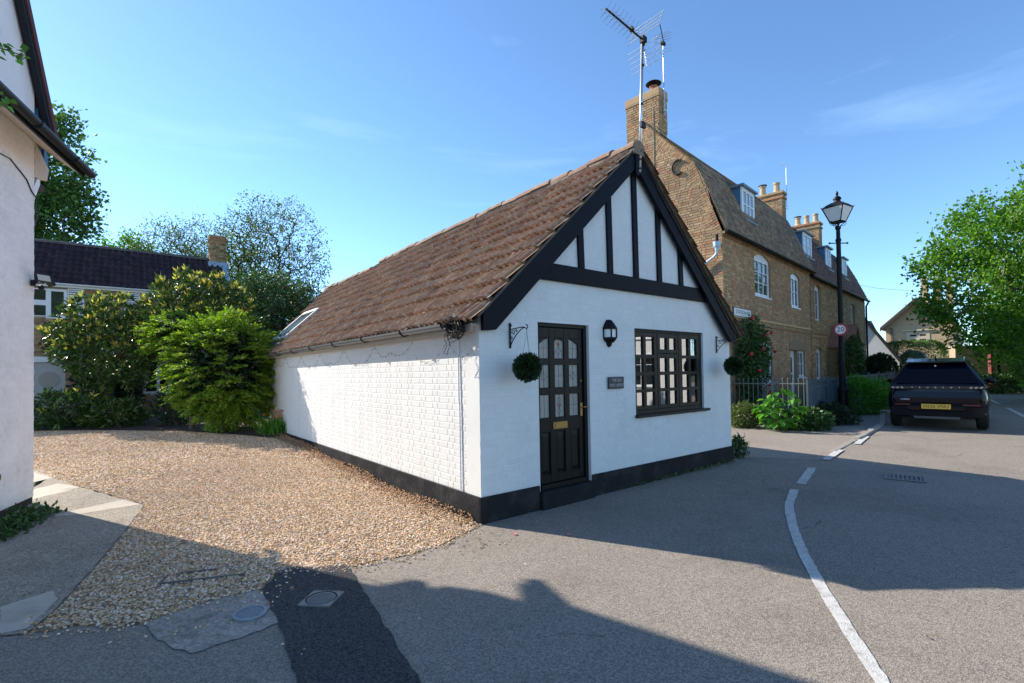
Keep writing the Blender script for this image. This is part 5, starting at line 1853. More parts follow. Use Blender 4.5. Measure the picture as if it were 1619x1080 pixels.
def stack(root, x0, x1, y0, y1, z0, z1, npots, seed):
    c = MB().box(x0 + .016, y0 + .016, z0, x1 - .016, y1 - .016, z1)
    co = c.build('chimney', MORTAR, root)
    a = lay_bricks(y0, y1, z0, z1, lambda a, b, c, d: [(a, b)], seed=seed)
    b = lay_bricks(x0, x1, z0, z1, lambda a, b, c, d: [(a, b)], seed=seed + 1)
    for bl_, fn in ((a, lambda x, z: ((x0 + .016, x, z), (0, 0, -math.pi / 2))), (b, lambda x, z: ((x, y0 + .016, z), (0, 0, 0)))):
        place_bricks(root, [(bl_, fn)], HC, 0, GAULT, d=.016)
    MB().box(x0 - .04, y0 - .04, z1 - .22, x1 + .04, y1 + .04, z1 - .14).box(x0 - .05, y0 - .05, z1 + .001, x1 + .05, y1 + .05, z1 + .10).build('chimney_cap', GAULT, co)
    for i in range(npots):
        p = MB()
        pot(p, ((x0 + x1) / 2, y0 + (y1 - y0) * (i + .5) / npots, z1 + .10), .15, .5)
        p.build('chimney_pot', TERRACOTTA, co)
    MB().lathe([(.19, 0), (.18, .03), (.05, .06)], ((x0 + x1) / 2, y1 - (y1 - y0) * .5 / npots, z1 + .62), 12).build('chimney_cowl', IRON, co)


stack(bh, 11.0, 11.5, 1.70, 2.92, 8.2, 9.75, 2, 31) if False else None

tr = empty('brick_terrace', bw(HL + .13, 0), YAW_B, 'long brick terrace beyond the gabled house, with red brown roof and three dormers', 'terrace')
TL = 10.5
TX = HL + .13
th_ = [(9.10 - TX, 10.06 - TX, 3.52, 5.04), (9.05 - TX, 10.0 - TX, 1.12, 2.46), (15.66 - TX, 16.5 - TX, 3.5, 4.78), (15.66 - TX, 16.45 - TX, 1.0, 2.30)]
wall_holes(0, TL, -.3, 5.25, th_, .004, .3).build('front_wall', MORTAR, tr)
MB().box(0, .3, -.3, TL, 4.7, 5.24).build('house_body', DARKROOM, tr)
MB().prismx([(.3, 5.2), (4.72, 5.2), (4.3, 6.5), (3.97, 7.25), (2.36, 9.0), (.75, 7.25), (.42, 6.5)], TL - .3, TL - .004).build('gable_end', GAULT2, tr)
tb_ = lay_bricks(0, TL, 1.0, 5.2, lambda xa, xb, za, zb_: minus(xa, xb, [(h[0], h[1]) for h in th_ if h[2] - .01 < (za + zb_) / 2 < h[3] + .01]), seed=23)
place_bricks(tr, [(tb_, lambda x, z: ((x, .004, z), (0, 0, 0)))], camlocal(tr), 0, GAULT2, d=.016)
for z in (2.83, 2.98):
    MB().box(.0, -.035, z, 2.3, .003, z + .062).build('string_course', GAULT2, tr)
for i, h in enumerate(th_):
    sash_window(tr, h[0] + .02, h[1] - .02, h[2] + .02, h[3] - (.145 if i < 2 else .02), .10, 2, 2, fwid=.08, arch=(.12 if i < 2 else 0))
ET = [(-.16, 5.2), (.42, 6.6), (.75, 7.3), (2.36, 9.0)]
MB().prismx(ET + [(2.36, 8.94), (.78, 7.23), (.46, 6.55), (-.1, 5.17)], -.02, TL + .1).prismx([(4.88, 5.2), (4.3, 6.6), (3.97, 7.3), (2.36, 9.0), (2.36, 8.94), (3.9, 7.23), (4.25, 6.55), (4.8, 5.17)], -.02, TL + .1).build('roof', MATS['roof_underlay'], tr)
DORM_T = [(8.85 - TX, 10.0 - TX, 6.15, 7.15), (12.38 - TX, 13.25 - TX, 6.12, 7.12), (15.5 - TX, 16.45 - TX, 6.10, 7.10)]
skipT = lambda x, y: any(a < x < b and y.y > c - .1 and y.x > .25 and y.y < 7.6 for a, b, c, d in DORM_T)
for a, b in zip(ET[:-1], ET[1:]):
    plain_tiles(tr, .0, TL + .05, a, b, PEGRED, skipT, 5)
for q in DORM_T:
    dormer(tr, *q, .33, 2)
tg = MB()
gp = [(-.20 + .06 * math.cos(math.pi + math.pi * k / 8), 5.2 + .06 * math.sin(math.pi + math.pi * k / 8)) for k in range(9)]
tg.add([(0, y, z) for y, z in gp] + [(TL + .1, y, z) for y, z in gp], [(i, i + 1, 10 + i, 9 + i) for i in range(8)] + [tuple(range(9, 18))])
tg.build('gutter', IRON, tr)
MB().tube([(TL - .1, -.2, 5.15), (TL - .1, -.08, 4.9), (TL - .1, -.08, .2)], .045, 8).build('downpipe', IRON, tr)
MB().tube([(4.6, -.05, 5.1), (4.6, -.05, .2)], .045, 8).build('downpipe', IRON, tr)


HC = camlocal(tr)
stack(tr, 11.2 - TX, 11.75 - TX, 1.70, 2.92, 8.0, 9.72, 2, 31)
stack(tr, 16.8 - TX, 17.4 - TX, 1.55, 2.85, 7.6, 9.42, 3, 33)
# porch with a steep tiled gable roof
pc = MB()
px0, px1 = 11.0 - TX, 12.4 - TX
pc.box(px0, -.75, -.2, px0 + .11, -.003, 2.55).box(px1 - .11, -.75, -.2, px1, -.003, 2.55)
pco = pc.build('porch', GAULT2, tr)
pmx = (px0 + px1) / 2
MB().prism([(px0 - .16, 2.45), (pmx, 3.36), (pmx, 3.47), (px0 - .24, 2.45)][::-1], -.95, .002).prism([(px1 + .16, 2.45), (pmx + .001, 3.36), (pmx + .001, 3.47), (px1 + .24, 2.45)], -.95, .002).build('porch_roof', PEGRED, pco)
MB().prism([(px0, 2.55), (px1, 2.55), (pmx, 3.33)], -.75, -.70).build('porch_gable', CREAM, pco)
ae2 = empty('chimney_aerial', bw(.20, 1.72, 9.35), YAW_B, 'thin television aerial strapped to the gable chimney of the brick house', 'aerial')
MB().tube([(0, 0, 0), (0, 0, 2.25)], .017, 6).build('mast', ALU, ae2)
MB().tube([(.06, 0, 2.22), (-.55, -.20, 2.42)], .013, 5).box(-.07, -.05, 2.17, .07, .05, 2.25).build('boom', IRON, ae2)
e2 = MB()
for k in range(5):
    t_ = .12 + k * .11
    x, y, z = .06 - .61 * t_, -.2 * t_, 2.22 + .2 * t_
    e2.tube([(x - .06, y + .2, z), (x + .06, y - .2, z)], .005, 4)
for s in (1, -1):
    for k in range(3):
        e2.tube([(.0 - .1, .25, 2.22 + s * (.1 + .09 * k)), (.1, -.25, 2.22 + s * (.1 + .09 * k))], .004, 4)
    e2.tube([(0, 0, 2.22), (0, 0, 2.22 + s * .3)], .008, 4)
e2.build('element', ALU, ae2)
MB().tube([(-.06, .05, .15), (-.08, -.06, .13), (.08, -.06, .13), (.06, .08, .15)], .014, 5).build('strap', ALU, ae2)
ae3 = empty('stack_aerial', bw(11.6, 1.62, 9.0), YAW_B, 'slim television aerial beside the two pot chimney of the terrace', 'aerial')
MB().tube([(0, 0, 0), (0, 0, 2.0)], .016, 6).build('mast', ALU, ae3)
MB().tube([(.05, 0, 1.95), (-.75, .05, 2.05)], .014, 5).build('boom', ALU, ae3)

# street name plate (half hidden by the rose)
ns = empty('street_name_plate', bw(1.24, -.016, 3.24), YAW_B, 'white street name plate with black letters on the brick house front above the red rose', 'sign')
MB().box(-.66, -.02, -.125, .66, -.001, .125).build('border', BLACKPRINT, ns)
MB().box(-.645, -.024, -.11, .645, -.0205, .11).build('plate', SIGNWHITE, ns)
text('lettering', 'STATION RD', .15, BLACKPRINT, ns, (.05, -.0245, 0), (R(90), 0, 0), .001, 1.08)

# ================================================================== FENCE, RAILINGS
FC = Vector((7.42, 12.38))
rl = empty('iron_railing', (FC.x, FC.y, gh(FC.x, FC.y) + .03), YAW_B, 'grey metal railing with ball finials beside the white cottage', 'railing')
RH = 1.22
MB().box(-.012, .02, RH - .14, .012, 2.35, RH - .115).build('rail', RAILGREY, rl)
MB().box(-.012, .02, .12, .012, 2.35, .145).build('rail', RAILGREY, rl)
pk = MB().tube([(0, 0, .02), (0, 0, RH - .02)], .009, 6).sphere((0, 0, RH), .019, 6)
pk_me = pk.mesh('picket', RAILGREY)
for i in range(19):
    if i == 6:
        continue
    link('picket', pk_me, rl, (0, .06 + i * .122, 0))
MB().box(-.032, .06 + 6 * .122 - .032, 0, .032, .06 + 6 * .122 + .032, RH - .02).sphere((0, .06 + 6 * .122, RH + .02), .032, 8).build('post', RAILGREY, rl)
fe = empty('board_fence', (FC.x, FC.y, gh(FC.x, FC.y)), YAW_B, 'blue grey boarded garden fence running along the pavement past the lamp post', 'fence')
FLN = 13.6
frg = random.Random(6)
bd = [MB().box(0, .0, .04, .142, .018, 1.13 + d).mesh('board', FENCEGREY, bevel=.004) for d in (0, .004, -.004)]
for i in range(int(FLN / .15)):
    link('board', bd[frg.randrange(3)], fe, (.06 + i * .15, frg.uniform(-.004, .004), frg.uniform(-.006, .006) + .006 * i * .15))
ps = MB().box(-.05, -.045, -.1, .05, .0, 1.24).box(-.06, -.055, 1.2405, .06, .02, 1.275).mesh('fence_post', FENCEGREY, bevel=.005)
for i in range(8):
    link('fence_post', ps, fe, (0 + i * 1.94, -.004, .006 * i * 1.94))
for z0, z1 in ((1.132, 1.20),):
    MB().add([(.05, -.03, z0), (FLN, -.03, z0 + .08), (FLN, -.03, z1 + .08), (.05, -.03, z1), (.05, .03, z0), (FLN, .03, z0 + .08), (FLN, .03, z1 + .08), (.05, .03, z1)], [(0, 1, 2, 3), (7, 6, 5, 4), (3, 2, 6, 7), (0, 4, 5, 1), (0, 3, 7, 4), (1, 5, 6, 2)]).build('top_rail', FENCEGREY, fe)
MB().box(.05, -.022, .98, FLN, -.001, 1.06).build('rail', FENCEGREY, fe)

# ================================================================== LAMP POST with the speed sign
lp = empty('street_lamp', (9.62, 14.30, gh(9.6, 14.3) - .22), 0, 'tall black heritage street lamp with a square lantern beside the boarded fence', 'street lamp')
zg = gh(9.6, 14.3)
prof = [(.17, 0), (.17, .06), (.135, .09), (.125, 1.0), (.14, 1.05), (.10, 1.15), (.085, 1.25), (.068, 2.6), (.06, 5.2), (.06, 5.4), (.075, 5.42), (.075, 5.47), (.055, 5.5), (.052, 5.76), (.075, 5.78), (.075, 5.84), (.03, 5.86)]
MB().lathe(prof, (0, 0, 0), 14).build('post', IRON, lp, smooth=False)
MB().tube([(-.26, .0, 5.36), (.26, 0, 5.36)], .016, 6).sphere((-.26, 0, 5.36), .03, 6).sphere((.26, 0, 5.36), .03, 6).build('ladder_bar', IRON, lp)
lan = empty('tmp', (0, 0, 0))
bpy.data.objects.remove(lan)
fr_ = MB()
zb0, zt0, rb, rtp = 5.98, 6.40, .145, .285
LR = R(30)
def sq(r, z):
    return [(r * math.cos(LR + math.pi / 4 + k * math.pi / 2) * 1.414, r * math.sin(LR + math.pi / 4 + k * math.pi / 2) * 1.414, z) for k in range(4)]
bq, tq = sq(rb, zb0), sq(rtp, zt0)
for i in range(4):
    fr_.tube([bq[i], tq[i]], .016, 6)
    fr_.tube([bq[i], bq[(i + 1) % 4]], .018, 6)
    fr_.tube([tq[i], tq[(i + 1) % 4]], .018, 6)
    fr_.tube([tq[i], (tq[i][0] * 1.10, tq[i][1] * 1.10, tq[i][2] + .05)], [.016, .004], 5)
    fr_.tube([(bq[i][0], bq[i][1], zb0), (bq[i][0] * .5, bq[i][1] * .5, zb0 - .08), (bq[i][0] * .2, bq[i][1] * .2, zb0 - .14)], .012, 5)
fr_.tube([(0, 0, 5.84), (0, 0, 5.99)], .02, 8)
fr_.build('lantern_frame', IRON, lp)
sc_ = MB()
for s in (1, -1):
    sc_.tube([(s * .05, 0, 5.86), (s * .18, 0, 5.88), (s * .25, 0, 5.95), (s * .21, 0, 6.01), (s * .16, 0, 5.99)], .008, 5)
sc_.build('scroll', IRON, lp)
hd = MB()
hq = [sq(.30, zt0 + .005), sq(.20, zt0 + .10), sq(.11, zt0 + .16)]
hv = [p for q in hq for p in q]
hd.add(hv, [(i * 4 + k, i * 4 + (k + 1) % 4, (i + 1) * 4 + (k + 1) % 4, (i + 1) * 4 + k) for i in range(2) for k in range(4)] + [(3, 2, 1, 0), (8, 9, 10, 11)])
hd.lathe([(.10, .16), (.085, .20), (.08, .24), (.11, .25), (.095, .30), (.05, .34), (.03, .35), (.02, .37), (.042, .41), (.03, .45), (.008, .50)], (0, 0, zt0), 12)
hd.build('lantern_hood', IRON, lp)
for i in range(4):
    a, b, c, d = bq[i], bq[(i + 1) % 4], tq[(i + 1) % 4], tq[i]
    MB().add([tuple(Vector(q) * .985 + Vector((0, 0, .015 * q[2] - 0.0))) for q in (a, b, c, d)], [(0, 1, 2, 3)]).build('lantern_pane', LAMPGLASS, lp)
sg = empty('speed_limit_sign', (9.62, 14.30, zg), math.atan2(9.62, -14.30) + math.pi / 2 * 0 - math.pi / 2 * 0, 'round red bordered 20 speed limit sign on the black lamp post', 'sign')
sg.rotation_euler = (0, 0, -R(40))
zs = 2.60
disc = lambda r, y0, y1: MB().lathe([(r, 0), (r, y1 - y0)], (0, 0, 0), 32)
disc(.172, 0, .006).build('backing', GREYPLASTIC, sg, loc=(0, -.092, zs), rot=(R(90), 0, 0))
disc(.168, 0, .003).build('red_border', SIGNRED, sg, loc=(0, -.0985, zs), rot=(R(90), 0, 0))
disc(.128, 0, .003).build('face', WHITEPRINT, sg, loc=(0, -.102, zs), rot=(R(90), 0, 0))
text('lettering', '20', .19, BLACKPRINT, sg, (0, -.1055, zs - .002), (R(90), 0, 0), .001, .19)
MB().tube([(-.0, .0, zs), (0, -.09, zs)], .03, 6).build('clamp', IRON, sg)

# ================================================================== PARKED CAR
cx0, cy0 = 9.95, 11.55
car = empty('parked_car', (cx0, cy0, gh(cx0, cy0) + .004), -R(42.5), 'black sport utility car parked at the kerb seen from behind with a yellow number plate', 'car')


def loft(st, close=True):
    """st: list of (y, [(x,z) half section from bottom centre to top centre])"""
    mb = MB()
    n = len(st[0][1])
    rings = []
    for y, sec in st:
        full = [(x, y, z) for x, z in sec] + [(-x, y, z) for x, z in sec[::-1][1:-1]]
        rings.append(full)
    k = len(rings[0])
    vs = [p for r in rings for p in r]
    fs = [(i * k + j, i * k + (j + 1) % k, (i + 1) * k + (j + 1) % k, (i + 1) * k + j) for i in range(len(rings) - 1) for j in range(k)]
    if close:
        fs += [tuple(range(k)), tuple(len(vs) - k + j for j in range(k))]
    return mb.add(vs, fs)


def low(w, zb, zt, tuck=.06):
    return [(0, zb), (w - .16, zb), (w - .04, zb + .07), (w, zb + .24), (w + .005, (zb + zt) / 2), (w - .025, zt - .16), (w - tuck - .02, zt - .03), (w * .55, zt), (0, zt)]


body = loft([(.02, low(.80, .42, 1.04)), (.07, low(.86, .34, 1.08)), (.22, low(.915, .30, 1.10)), (.6, low(.94, .27, 1.10)), (1.4, low(.945, .25, 1.08)), (3.0, low(.945, .25, 1.03)), (3.8, low(.93, .26, .98)), (4.3, low(.87, .30, .88)), (4.55, low(.72, .38, .78))])
bo = body.build('body', CARPAINT, car, smooth=True)
bo.data.polygons[len(bo.data.polygons) - 1].use_smooth = False
md = bo.modifiers.new('sub', 'SUBSURF')
md.levels = 1
md.render_levels = 2


def cab(wb, wt, zb, zt):
    return [(0, zb), (wb, zb), (wb - .01, zb + .04), (wb * .45 + wt * .55, zb + (zt - zb) * .62), (wt, zt - .07), (wt - .10, zt - .015), (wt * .5, zt), (0, zt + .005)]


cabin = loft([(.06, cab(.86, .82, 1.00, 1.09)), (.28, cab(.90, .72, 1.00, 1.32)), (.50, cab(.91, .60, 1.00, 1.60)), (.80, cab(.91, .575, 1.00, 1.69)), (1.5, cab(.91, .58, 1.00, 1.73)), (2.3, cab(.84, .58, 1.0, 1.70)), (2.9, cab(.80, .60, .98, 1.45)), (3.5, cab(.76, .5, .95, 1.04))])
cabin.build('cabin', CARPAINT, car, smooth=True)
# rear glass, spoiler, side glass
rgm = MB()
rgm.add([(-.76, .055, 1.12), (.76, .055, 1.12), (.545, .440, 1.585), (-.545, .440, 1.585), (-.60, .12, 1.13), (.60, .12, 1.13)], [(0, 1, 2, 3)])
rgm.build('rear_window', CARGLASS, car)
MB().add([(-.55, .30, 1.635), (.55, .30, 1.635), (.55, .85, 1.715), (-.55, .85, 1.715), (-.55, .30, 1.60), (.55, .30, 1.60), (.55, .60, 1.61), (-.55, .60, 1.61)],
         [(0, 1, 2, 3), (4, 7, 6, 5), (0, 4, 5, 1), (0, 3, 7, 4), (1, 5, 6, 2)]).build('spoiler', CARPAINT, car, bevel=.012)
for s in (1, -1):
    MB().add([(s * .835, .75, 1.13), (s * .84, 2.75, 1.10), (s * .66, 2.3, 1.58), (s * .655, .95, 1.58)], [(0, 1, 2, 3)]).build('side_window', CARGLASS, car)
    MB().tube([(s * .52, .75, 1.715), (s * .53, 1.5, 1.75), (s * .52, 2.2, 1.73)], .014, 6).build('roof_rail', ALU, car)
MB().add([(-.02, .78, 1.69), (.02, .78, 1.69), (.006, .82, 1.79), (-.006, .82, 1.79), (.012, 1.0, 1.71), (-.012, 1.0, 1.71)], [(0, 1, 2, 3), (3, 2, 4, 5), (0, 3, 5), (1, 4, 2)]).build('antenna_fin', CARPAINT, car)
MB().sphere((0, .36, 1.53), .022, 6).build('interior_lamp', SILVER, car)
# tailgate relief
MB().box(-.86, -.012, .985, .86, .06, 1.052).build('light_bar', mat('gloss_black_panel', (.008, .008, .009), .08, spec=.7), car, bevel=.008)
for s in (1, -1):
    tl = MB()
    for k in range(3):
        x = s * (.60 + k * .085)
        tl.add([(x, -.016, 1.04), (x + s * .05, -.016, 1.04), (x + s * .03, -.016, .997), (x - s * .02, -.016, .997)], [(0, 1, 2, 3)])
    tl.build('tail_light', mat('smoked_light_lens', (.42, .30, .27), .12, spec=.8), car)
    MB().box(s * .47, -.028, .60, s * .75, .02, .635).build('reflector', REDLENS, car)
    e = MB()
    e.tube([(s * .60, -.015, .395), (s * .82, -.005, .395), (s * .84, -.004, .43), (s * .80, -.005, .455), (s * .62, -.015, .455), (s * .60, -.015, .43), (s * .60, -.015, .395)], .010, 6)
    e.build('exhaust_trim', CHROME, car)
    MB().box(s * .61, .0, .40, s * .82, .03, .45).build('exhaust_void', CARTRIM, car)
    mr = MB().sphere((s * 1.02, 2.62, 1.13), .11, 8, (1.0, .7, .72))
    mr.tube([(s * .86, 2.62, 1.06), (s * 1.0, 2.62, 1.10)], .03, 6)
    mr.build('wing_mirror', CARPAINT, car, smooth=True)
MB().tube([(.02, .17, 1.15), (-.30, .22, 1.20), (-.34, .24, 1.23)], .010, 5).build('rear_wiper', CARTRIM, car)
for s in (1, -1):
    MB().box(s * .80 - .003, -.026, .66, s * .80 + .003, .02, .98).build('shut_line', BLACKPRINT, car)
tg_ = MB()
tg_.add([(-.74, .0, .93), (.74, .0, .93), (.80, -.022, .78), (-.80, -.022, .78), (.70, .012, .66), (-.70, .012, .66)], [(0, 1, 2, 3), (3, 2, 4, 5)])
tg_.build('tailgate', CARPAINT, car)
bp_ = MB().prism([(-.82, .34), (.82, .34), (.86, .56), (.60, .58), (.48, .47), (-.48, .47), (-.60, .58), (-.86, .56)], -.035, .08)
bp_.build('rear_bumper', CARTRIM, car, bevel=.012)
MB().prism([(-.40, .28), (.40, .28), (.46, .40), (-.46, .40)], -.025, .08).build('diffuser', mat('dull_silver_trim', (.05, .055, .06), .4), car, bevel=.01)
MB().box(-.262, -.050, .52, .262, -.036, .632).build('number_plate', YELLOWPLATE, car, bevel=.002)
text('plate_lettering', 'DS26 VNU', .105, BLACKPRINT, car, (0, -.0515, .576), (R(90), 0, 0), .001, .45)
sp_ = 'PEUGEOT'
for i, chh in enumerate(sp_):
    text('badge_letter', chh, .05, SILVER, car, (-.42 + i * .14, -.0135, 1.018), (R(90), 0, 0), .001)
text('badge_letter', 'HYBRID', .042, SILVER, car, (-.56, -.0225, .735), (R(90 - 12), 0, 0), .001, .17)
for y in (.86, 3.62):
    for s in (1, -1):
        w = MB().lathe([(.19, -.115), (.30, -.11), (.345, -.07), (.352, 0), (.345, .07), (.30, .11), (.19, .115)], (0, 0, 0), 28)
        wo_ = w.build('wheel', TYRE, car, loc=(s * .80, y, .352), rot=(0, R(90), 0), smooth=False)
        MB().lathe([(.02, .10), (.20, .085), (.24, .112), (.02, .113)], (0, 0, 0), 20).build('rim', RIM, wo_)

# ================================================================== HOUSES FAR DOWN THE STREET
def far_house(name, label, x, y, rz, wid, dep, eave, ridge, wallm, roofm, cat='house', overhang=.35, front=.5):
    """gable end faces local -y"""
    r = empty(name, (x, y, 0), rz, label, cat)
    MB().prism([(0, -.5), (wid, -.5), (wid, eave), (wid / 2, ridge), (0, eave)], 0, .3).build('gable_wall', wallm, r)
    MB().box(0, .3, -.5, wid, dep, eave).build('wall', wallm, r)
    k = (ridge - eave) / (wid / 2)
    o = overhang
    MB().prism([(-o, eave - o * k), (wid / 2, ridge), (wid / 2, ridge + .2), (-o, eave - o * k + .2)][::-1], -front, dep).prism([(wid + o, eave - o * k), (wid / 2, ridge), (wid / 2, ridge + .2), (wid + o, eave - o * k + .2)], -front, dep).build('roof', roofm, r)
    MB().prism([(-o, eave - o * k - .14), (wid / 2, ridge - .14), (wid / 2, ridge + .1), (-o, eave - o * k + .1)][::-1], -front - .06, -front - .002).prism([(wid + o, eave - o * k - .14), (wid / 2, ridge - .14), (wid / 2, ridge + .1), (wid + o, eave - o * k + .1)], -front - .06, -front - .002).build('bargeboard', mat('dark_brown_board', (.035, .028, .024), .7), r)
    return r


th1 = far_house('tan_house', 'tan stone gabled house far down the street behind a clipped hedge', 30.1, 39.4, R(-45), 4.0, 12, 4.85, 6.75, TAN, FARTILE, overhang=.3)
wm = sash_window(th1, 1.3, 2.7, 3.35, 4.3, -.03, 2, 2, fwid=.22, frame=STONE, bar=.22, sill=True)
MB().box(1.05, -.14, 4.35, 2.95, -.002, 4.47).build('drip_mould', STONE, th1)
for i in range(3):
    c = MB().box(2.0 + i * .75, 3.0, 5.6, 2.42 + i * .75, 3.5, 8.6).box(1.96 + i * .75, 2.96, 8.601, 2.46 + i * .75, 3.54, 8.75)
    c.build('chimney', GAULT2, th1)
MB().box(.32, -.12, .0, .44, -.003, 4.7).build('corner_pipe', mat('brown_pipe', (.16, .10, .06), .7), th1)
wh1 = far_house('white_gable_house', 'small white painted brick house with navy slate roof beyond the terrace', 20.9, 32.1, R(-36), 3.5, 6, 2.0, 4.75, mat('far_white_brick', (.74, .74, .74), .8, var=.04, vscale=6, bump=.5, bscale=14, bdist=.02), SLATE, overhang=.1, front=.08)
bk2 = far_house('brown_roof_house', 'house showing only its long brown roof above the white gable', 29.0, 46.0, R(62), 7, 18, 4.6, 6.75, TAN, FARTILE)
sl = empty('slate_cottage', (22.3, 34.0, 0), R(-20), 'dark slate roofed cottage wing between the white gable and the tan house', 'cottage')
MB().box(0, 0, -.4, 2.9, 5, 2.9).build('wall', mat('blue_grey_render', (.20, .32, .42), .8), sl)
MB().prismx([(-.3, 2.75), (2.5, 4.95), (5.3, 2.75)], -.1, 3.0).build('roof', SLATE, sl)
# the stone wall and bank on the far side of the road
fwl = empty('stone_wall', (27.5, 27.3, 0), R(4), 'sunlit tan stone wall on the far side of the road under the trees', 'wall')
MB().box(-3, 0, -.3, 26, .35, 2.6).build('wall', mat('sunlit_stone', (.46, .36, .24), .95, var=.2, vscale=1.5, bump=.8, bscale=6, bdist=.05), fwl)
MB().box(-3, -.06, 2.6005, 26, .41, 2.72).build('coping', STONE, fwl)
sgp = empty('signpost', (26.6, 26.8, 0), 0, 'slim dark signpost standing before the far stone wall', 'post')
MB().tube([(0, 0, -.1), (0, 0, 2.7)], .06, 8).lathe([(.14, 0), (.14, .3), (.06, .4)], (0, 0, 0), 8).build('post', IRON, sgp)
rdp = empty('red_post', (25.2, 25.8, 0), 0, 'rust red pole among the leaves at the right edge of the road', 'post')
MB().tube([(0, 0, -.1), (0, 0, 4.4)], .12, 8).build('post', mat('rust_red', (.22, .05, .035), .7), rdp)
# overhead wire
ow = empty('overhead_wire', (18, 29, 7), 0, 'thin overhead cable crossing the sky above the far roofs', 'cable')
MB().tube([(0, 0, 0), (6, 3, -.25), (13, 6, -.2)], .009, 4).build('wire', DKPLASTIC, ow)
# white house across the street, outside the picture, which the cottage window mirrors
op = far_house('opposite_house', 'white rendered house across the street mirrored in the cottage window', 18.0, 9.5, R(-90), 8, 9, 4.8, 8.0, WHITE, FARTILE)
for x in (1.2, 4.8):
    for z in (.9, 3.1):
        sash_window(op, x, x + 1.7, z, z + 1.5, -.04, 2, 3)

# ================================================================== TREES
tree('roadside_tree', 'broad leafy lime tree overhanging the road at the right edge', (21.8, 17.6, 0), 2.6, (21.8, 17.6, 5.0), (6.1, 4.2, 4.3), 520, 62000, .145, .11, leafmat('lime', .45, .45), r0=.26, bark=BARKPALE, shell=.55, jit=.26, seed=5, lumps=14)
tree('far_street_tree', 'second leafy tree over the far stone wall', (27.5, 24.5, 0), 2.0, (27.0, 24.5, 3.6), (3.6, 2.6, 2.8), 160, 14000, .2, .15, leafmat('lime', .45, .35), r0=.2, bark=BARKPALE, shell=.5, jit=.3, seed=6)
tree('tall_tree', 'tall narrow dark green tree rising behind the white house', (-24.7, 26.5, 0), 2.5, (-24.75, 26.5, 8.8), (1.75, 1.8, 8.0), 300, 22000, .22, .16, leafmat('poplar', .45, .25), r0=.3, shell=.4, jit=.3, seed=7, lumps=16)
tree('sparse_tree', 'tall sparsely leaved tree with bare twigs behind the cottage roof', (-12.0, 24, 0), 2.4, (-12.3, 24, 6.6), (3.4, 2.8, 4.3), 2300, 19000, .10, .07, leafmat('pale', .5, .25), r0=.20, bark=TWIGBARK, shell=.25, jit=.13, seed=8, lumps=10, tip=.0045, wob=.06)
tree('sparse_tree', 'lower pale twiggy tree beside the back house chimney', (-21.0, 31, 0), 3, (-20.8, 31, 8.0), (3.6, 2.6, 4.2), 1700, 15000, .12, .085, leafmat('pale', .5, .25), r0=.20, bark=TWIGBARK, shell=.3, jit=.2, seed=9, tip=.0055, wob=.06)
tree('sparse_tree', 'pale green tree left of the twiggy tree above the back house roof', (-25.4, 32, 0), 3, (-25.2, 32, 8.0), (2.0, 2.0, 3.0), 240, 7000, .17, .14, leafmat('lime', .5, .4), r0=.2, shell=.5, jit=.25, seed=10)

# overhanging twig at the top left, in front of the white house
tw = empty('overhanging_twig', (-3.93, 3.9, 4.16), 0, 'leafy twig hanging into the top left corner before the white house', 'twig')
ttm = MB()
ttm.tube([(-1.6, -.3, .75), (-.8, -.1, .40), (-.3, .0, .18), (.02, 0, .06)], [.02, .014, .008, .004], 6)
ttm.tube([(-.8, -.1, .40), (-.5, .05, .02), (-.28, .02, -.22), (-.12, 0, -.36)], [.012, .008, .006, .003], 5)
ttm.build('twig', BARK, tw)
lv = MB().add([(0, 0, 0), (.022, .026, .012), (.06, 0, .0), (.022, -.026, .012), (.04, .020, .008), (.04, -.020, .008)], [(0, 1, 4, 2), (0, 2, 5, 3)])
lvm = lv.mesh('leaf', leafmat('bright', .4, .4))
trg = random.Random(3)
for i in range(64):
    t = trg.random()
    if i % 2:
        a, b = Vector((-.45, 0, .22)), Vector((.05, 0, .05))
    else:
        a, b = Vector((-.5, .05, .02)), Vector((-.10, 0, -.38))
    p = a.lerp(b, t) + Vector((trg.gauss(0, .04), trg.gauss(0, .06), trg.gauss(0, .035)))
    link('leaf', lvm, tw, p, (trg.uniform(-1, 1), trg.uniform(-.7, .9), trg.uniform(-1.8, 1.8)))

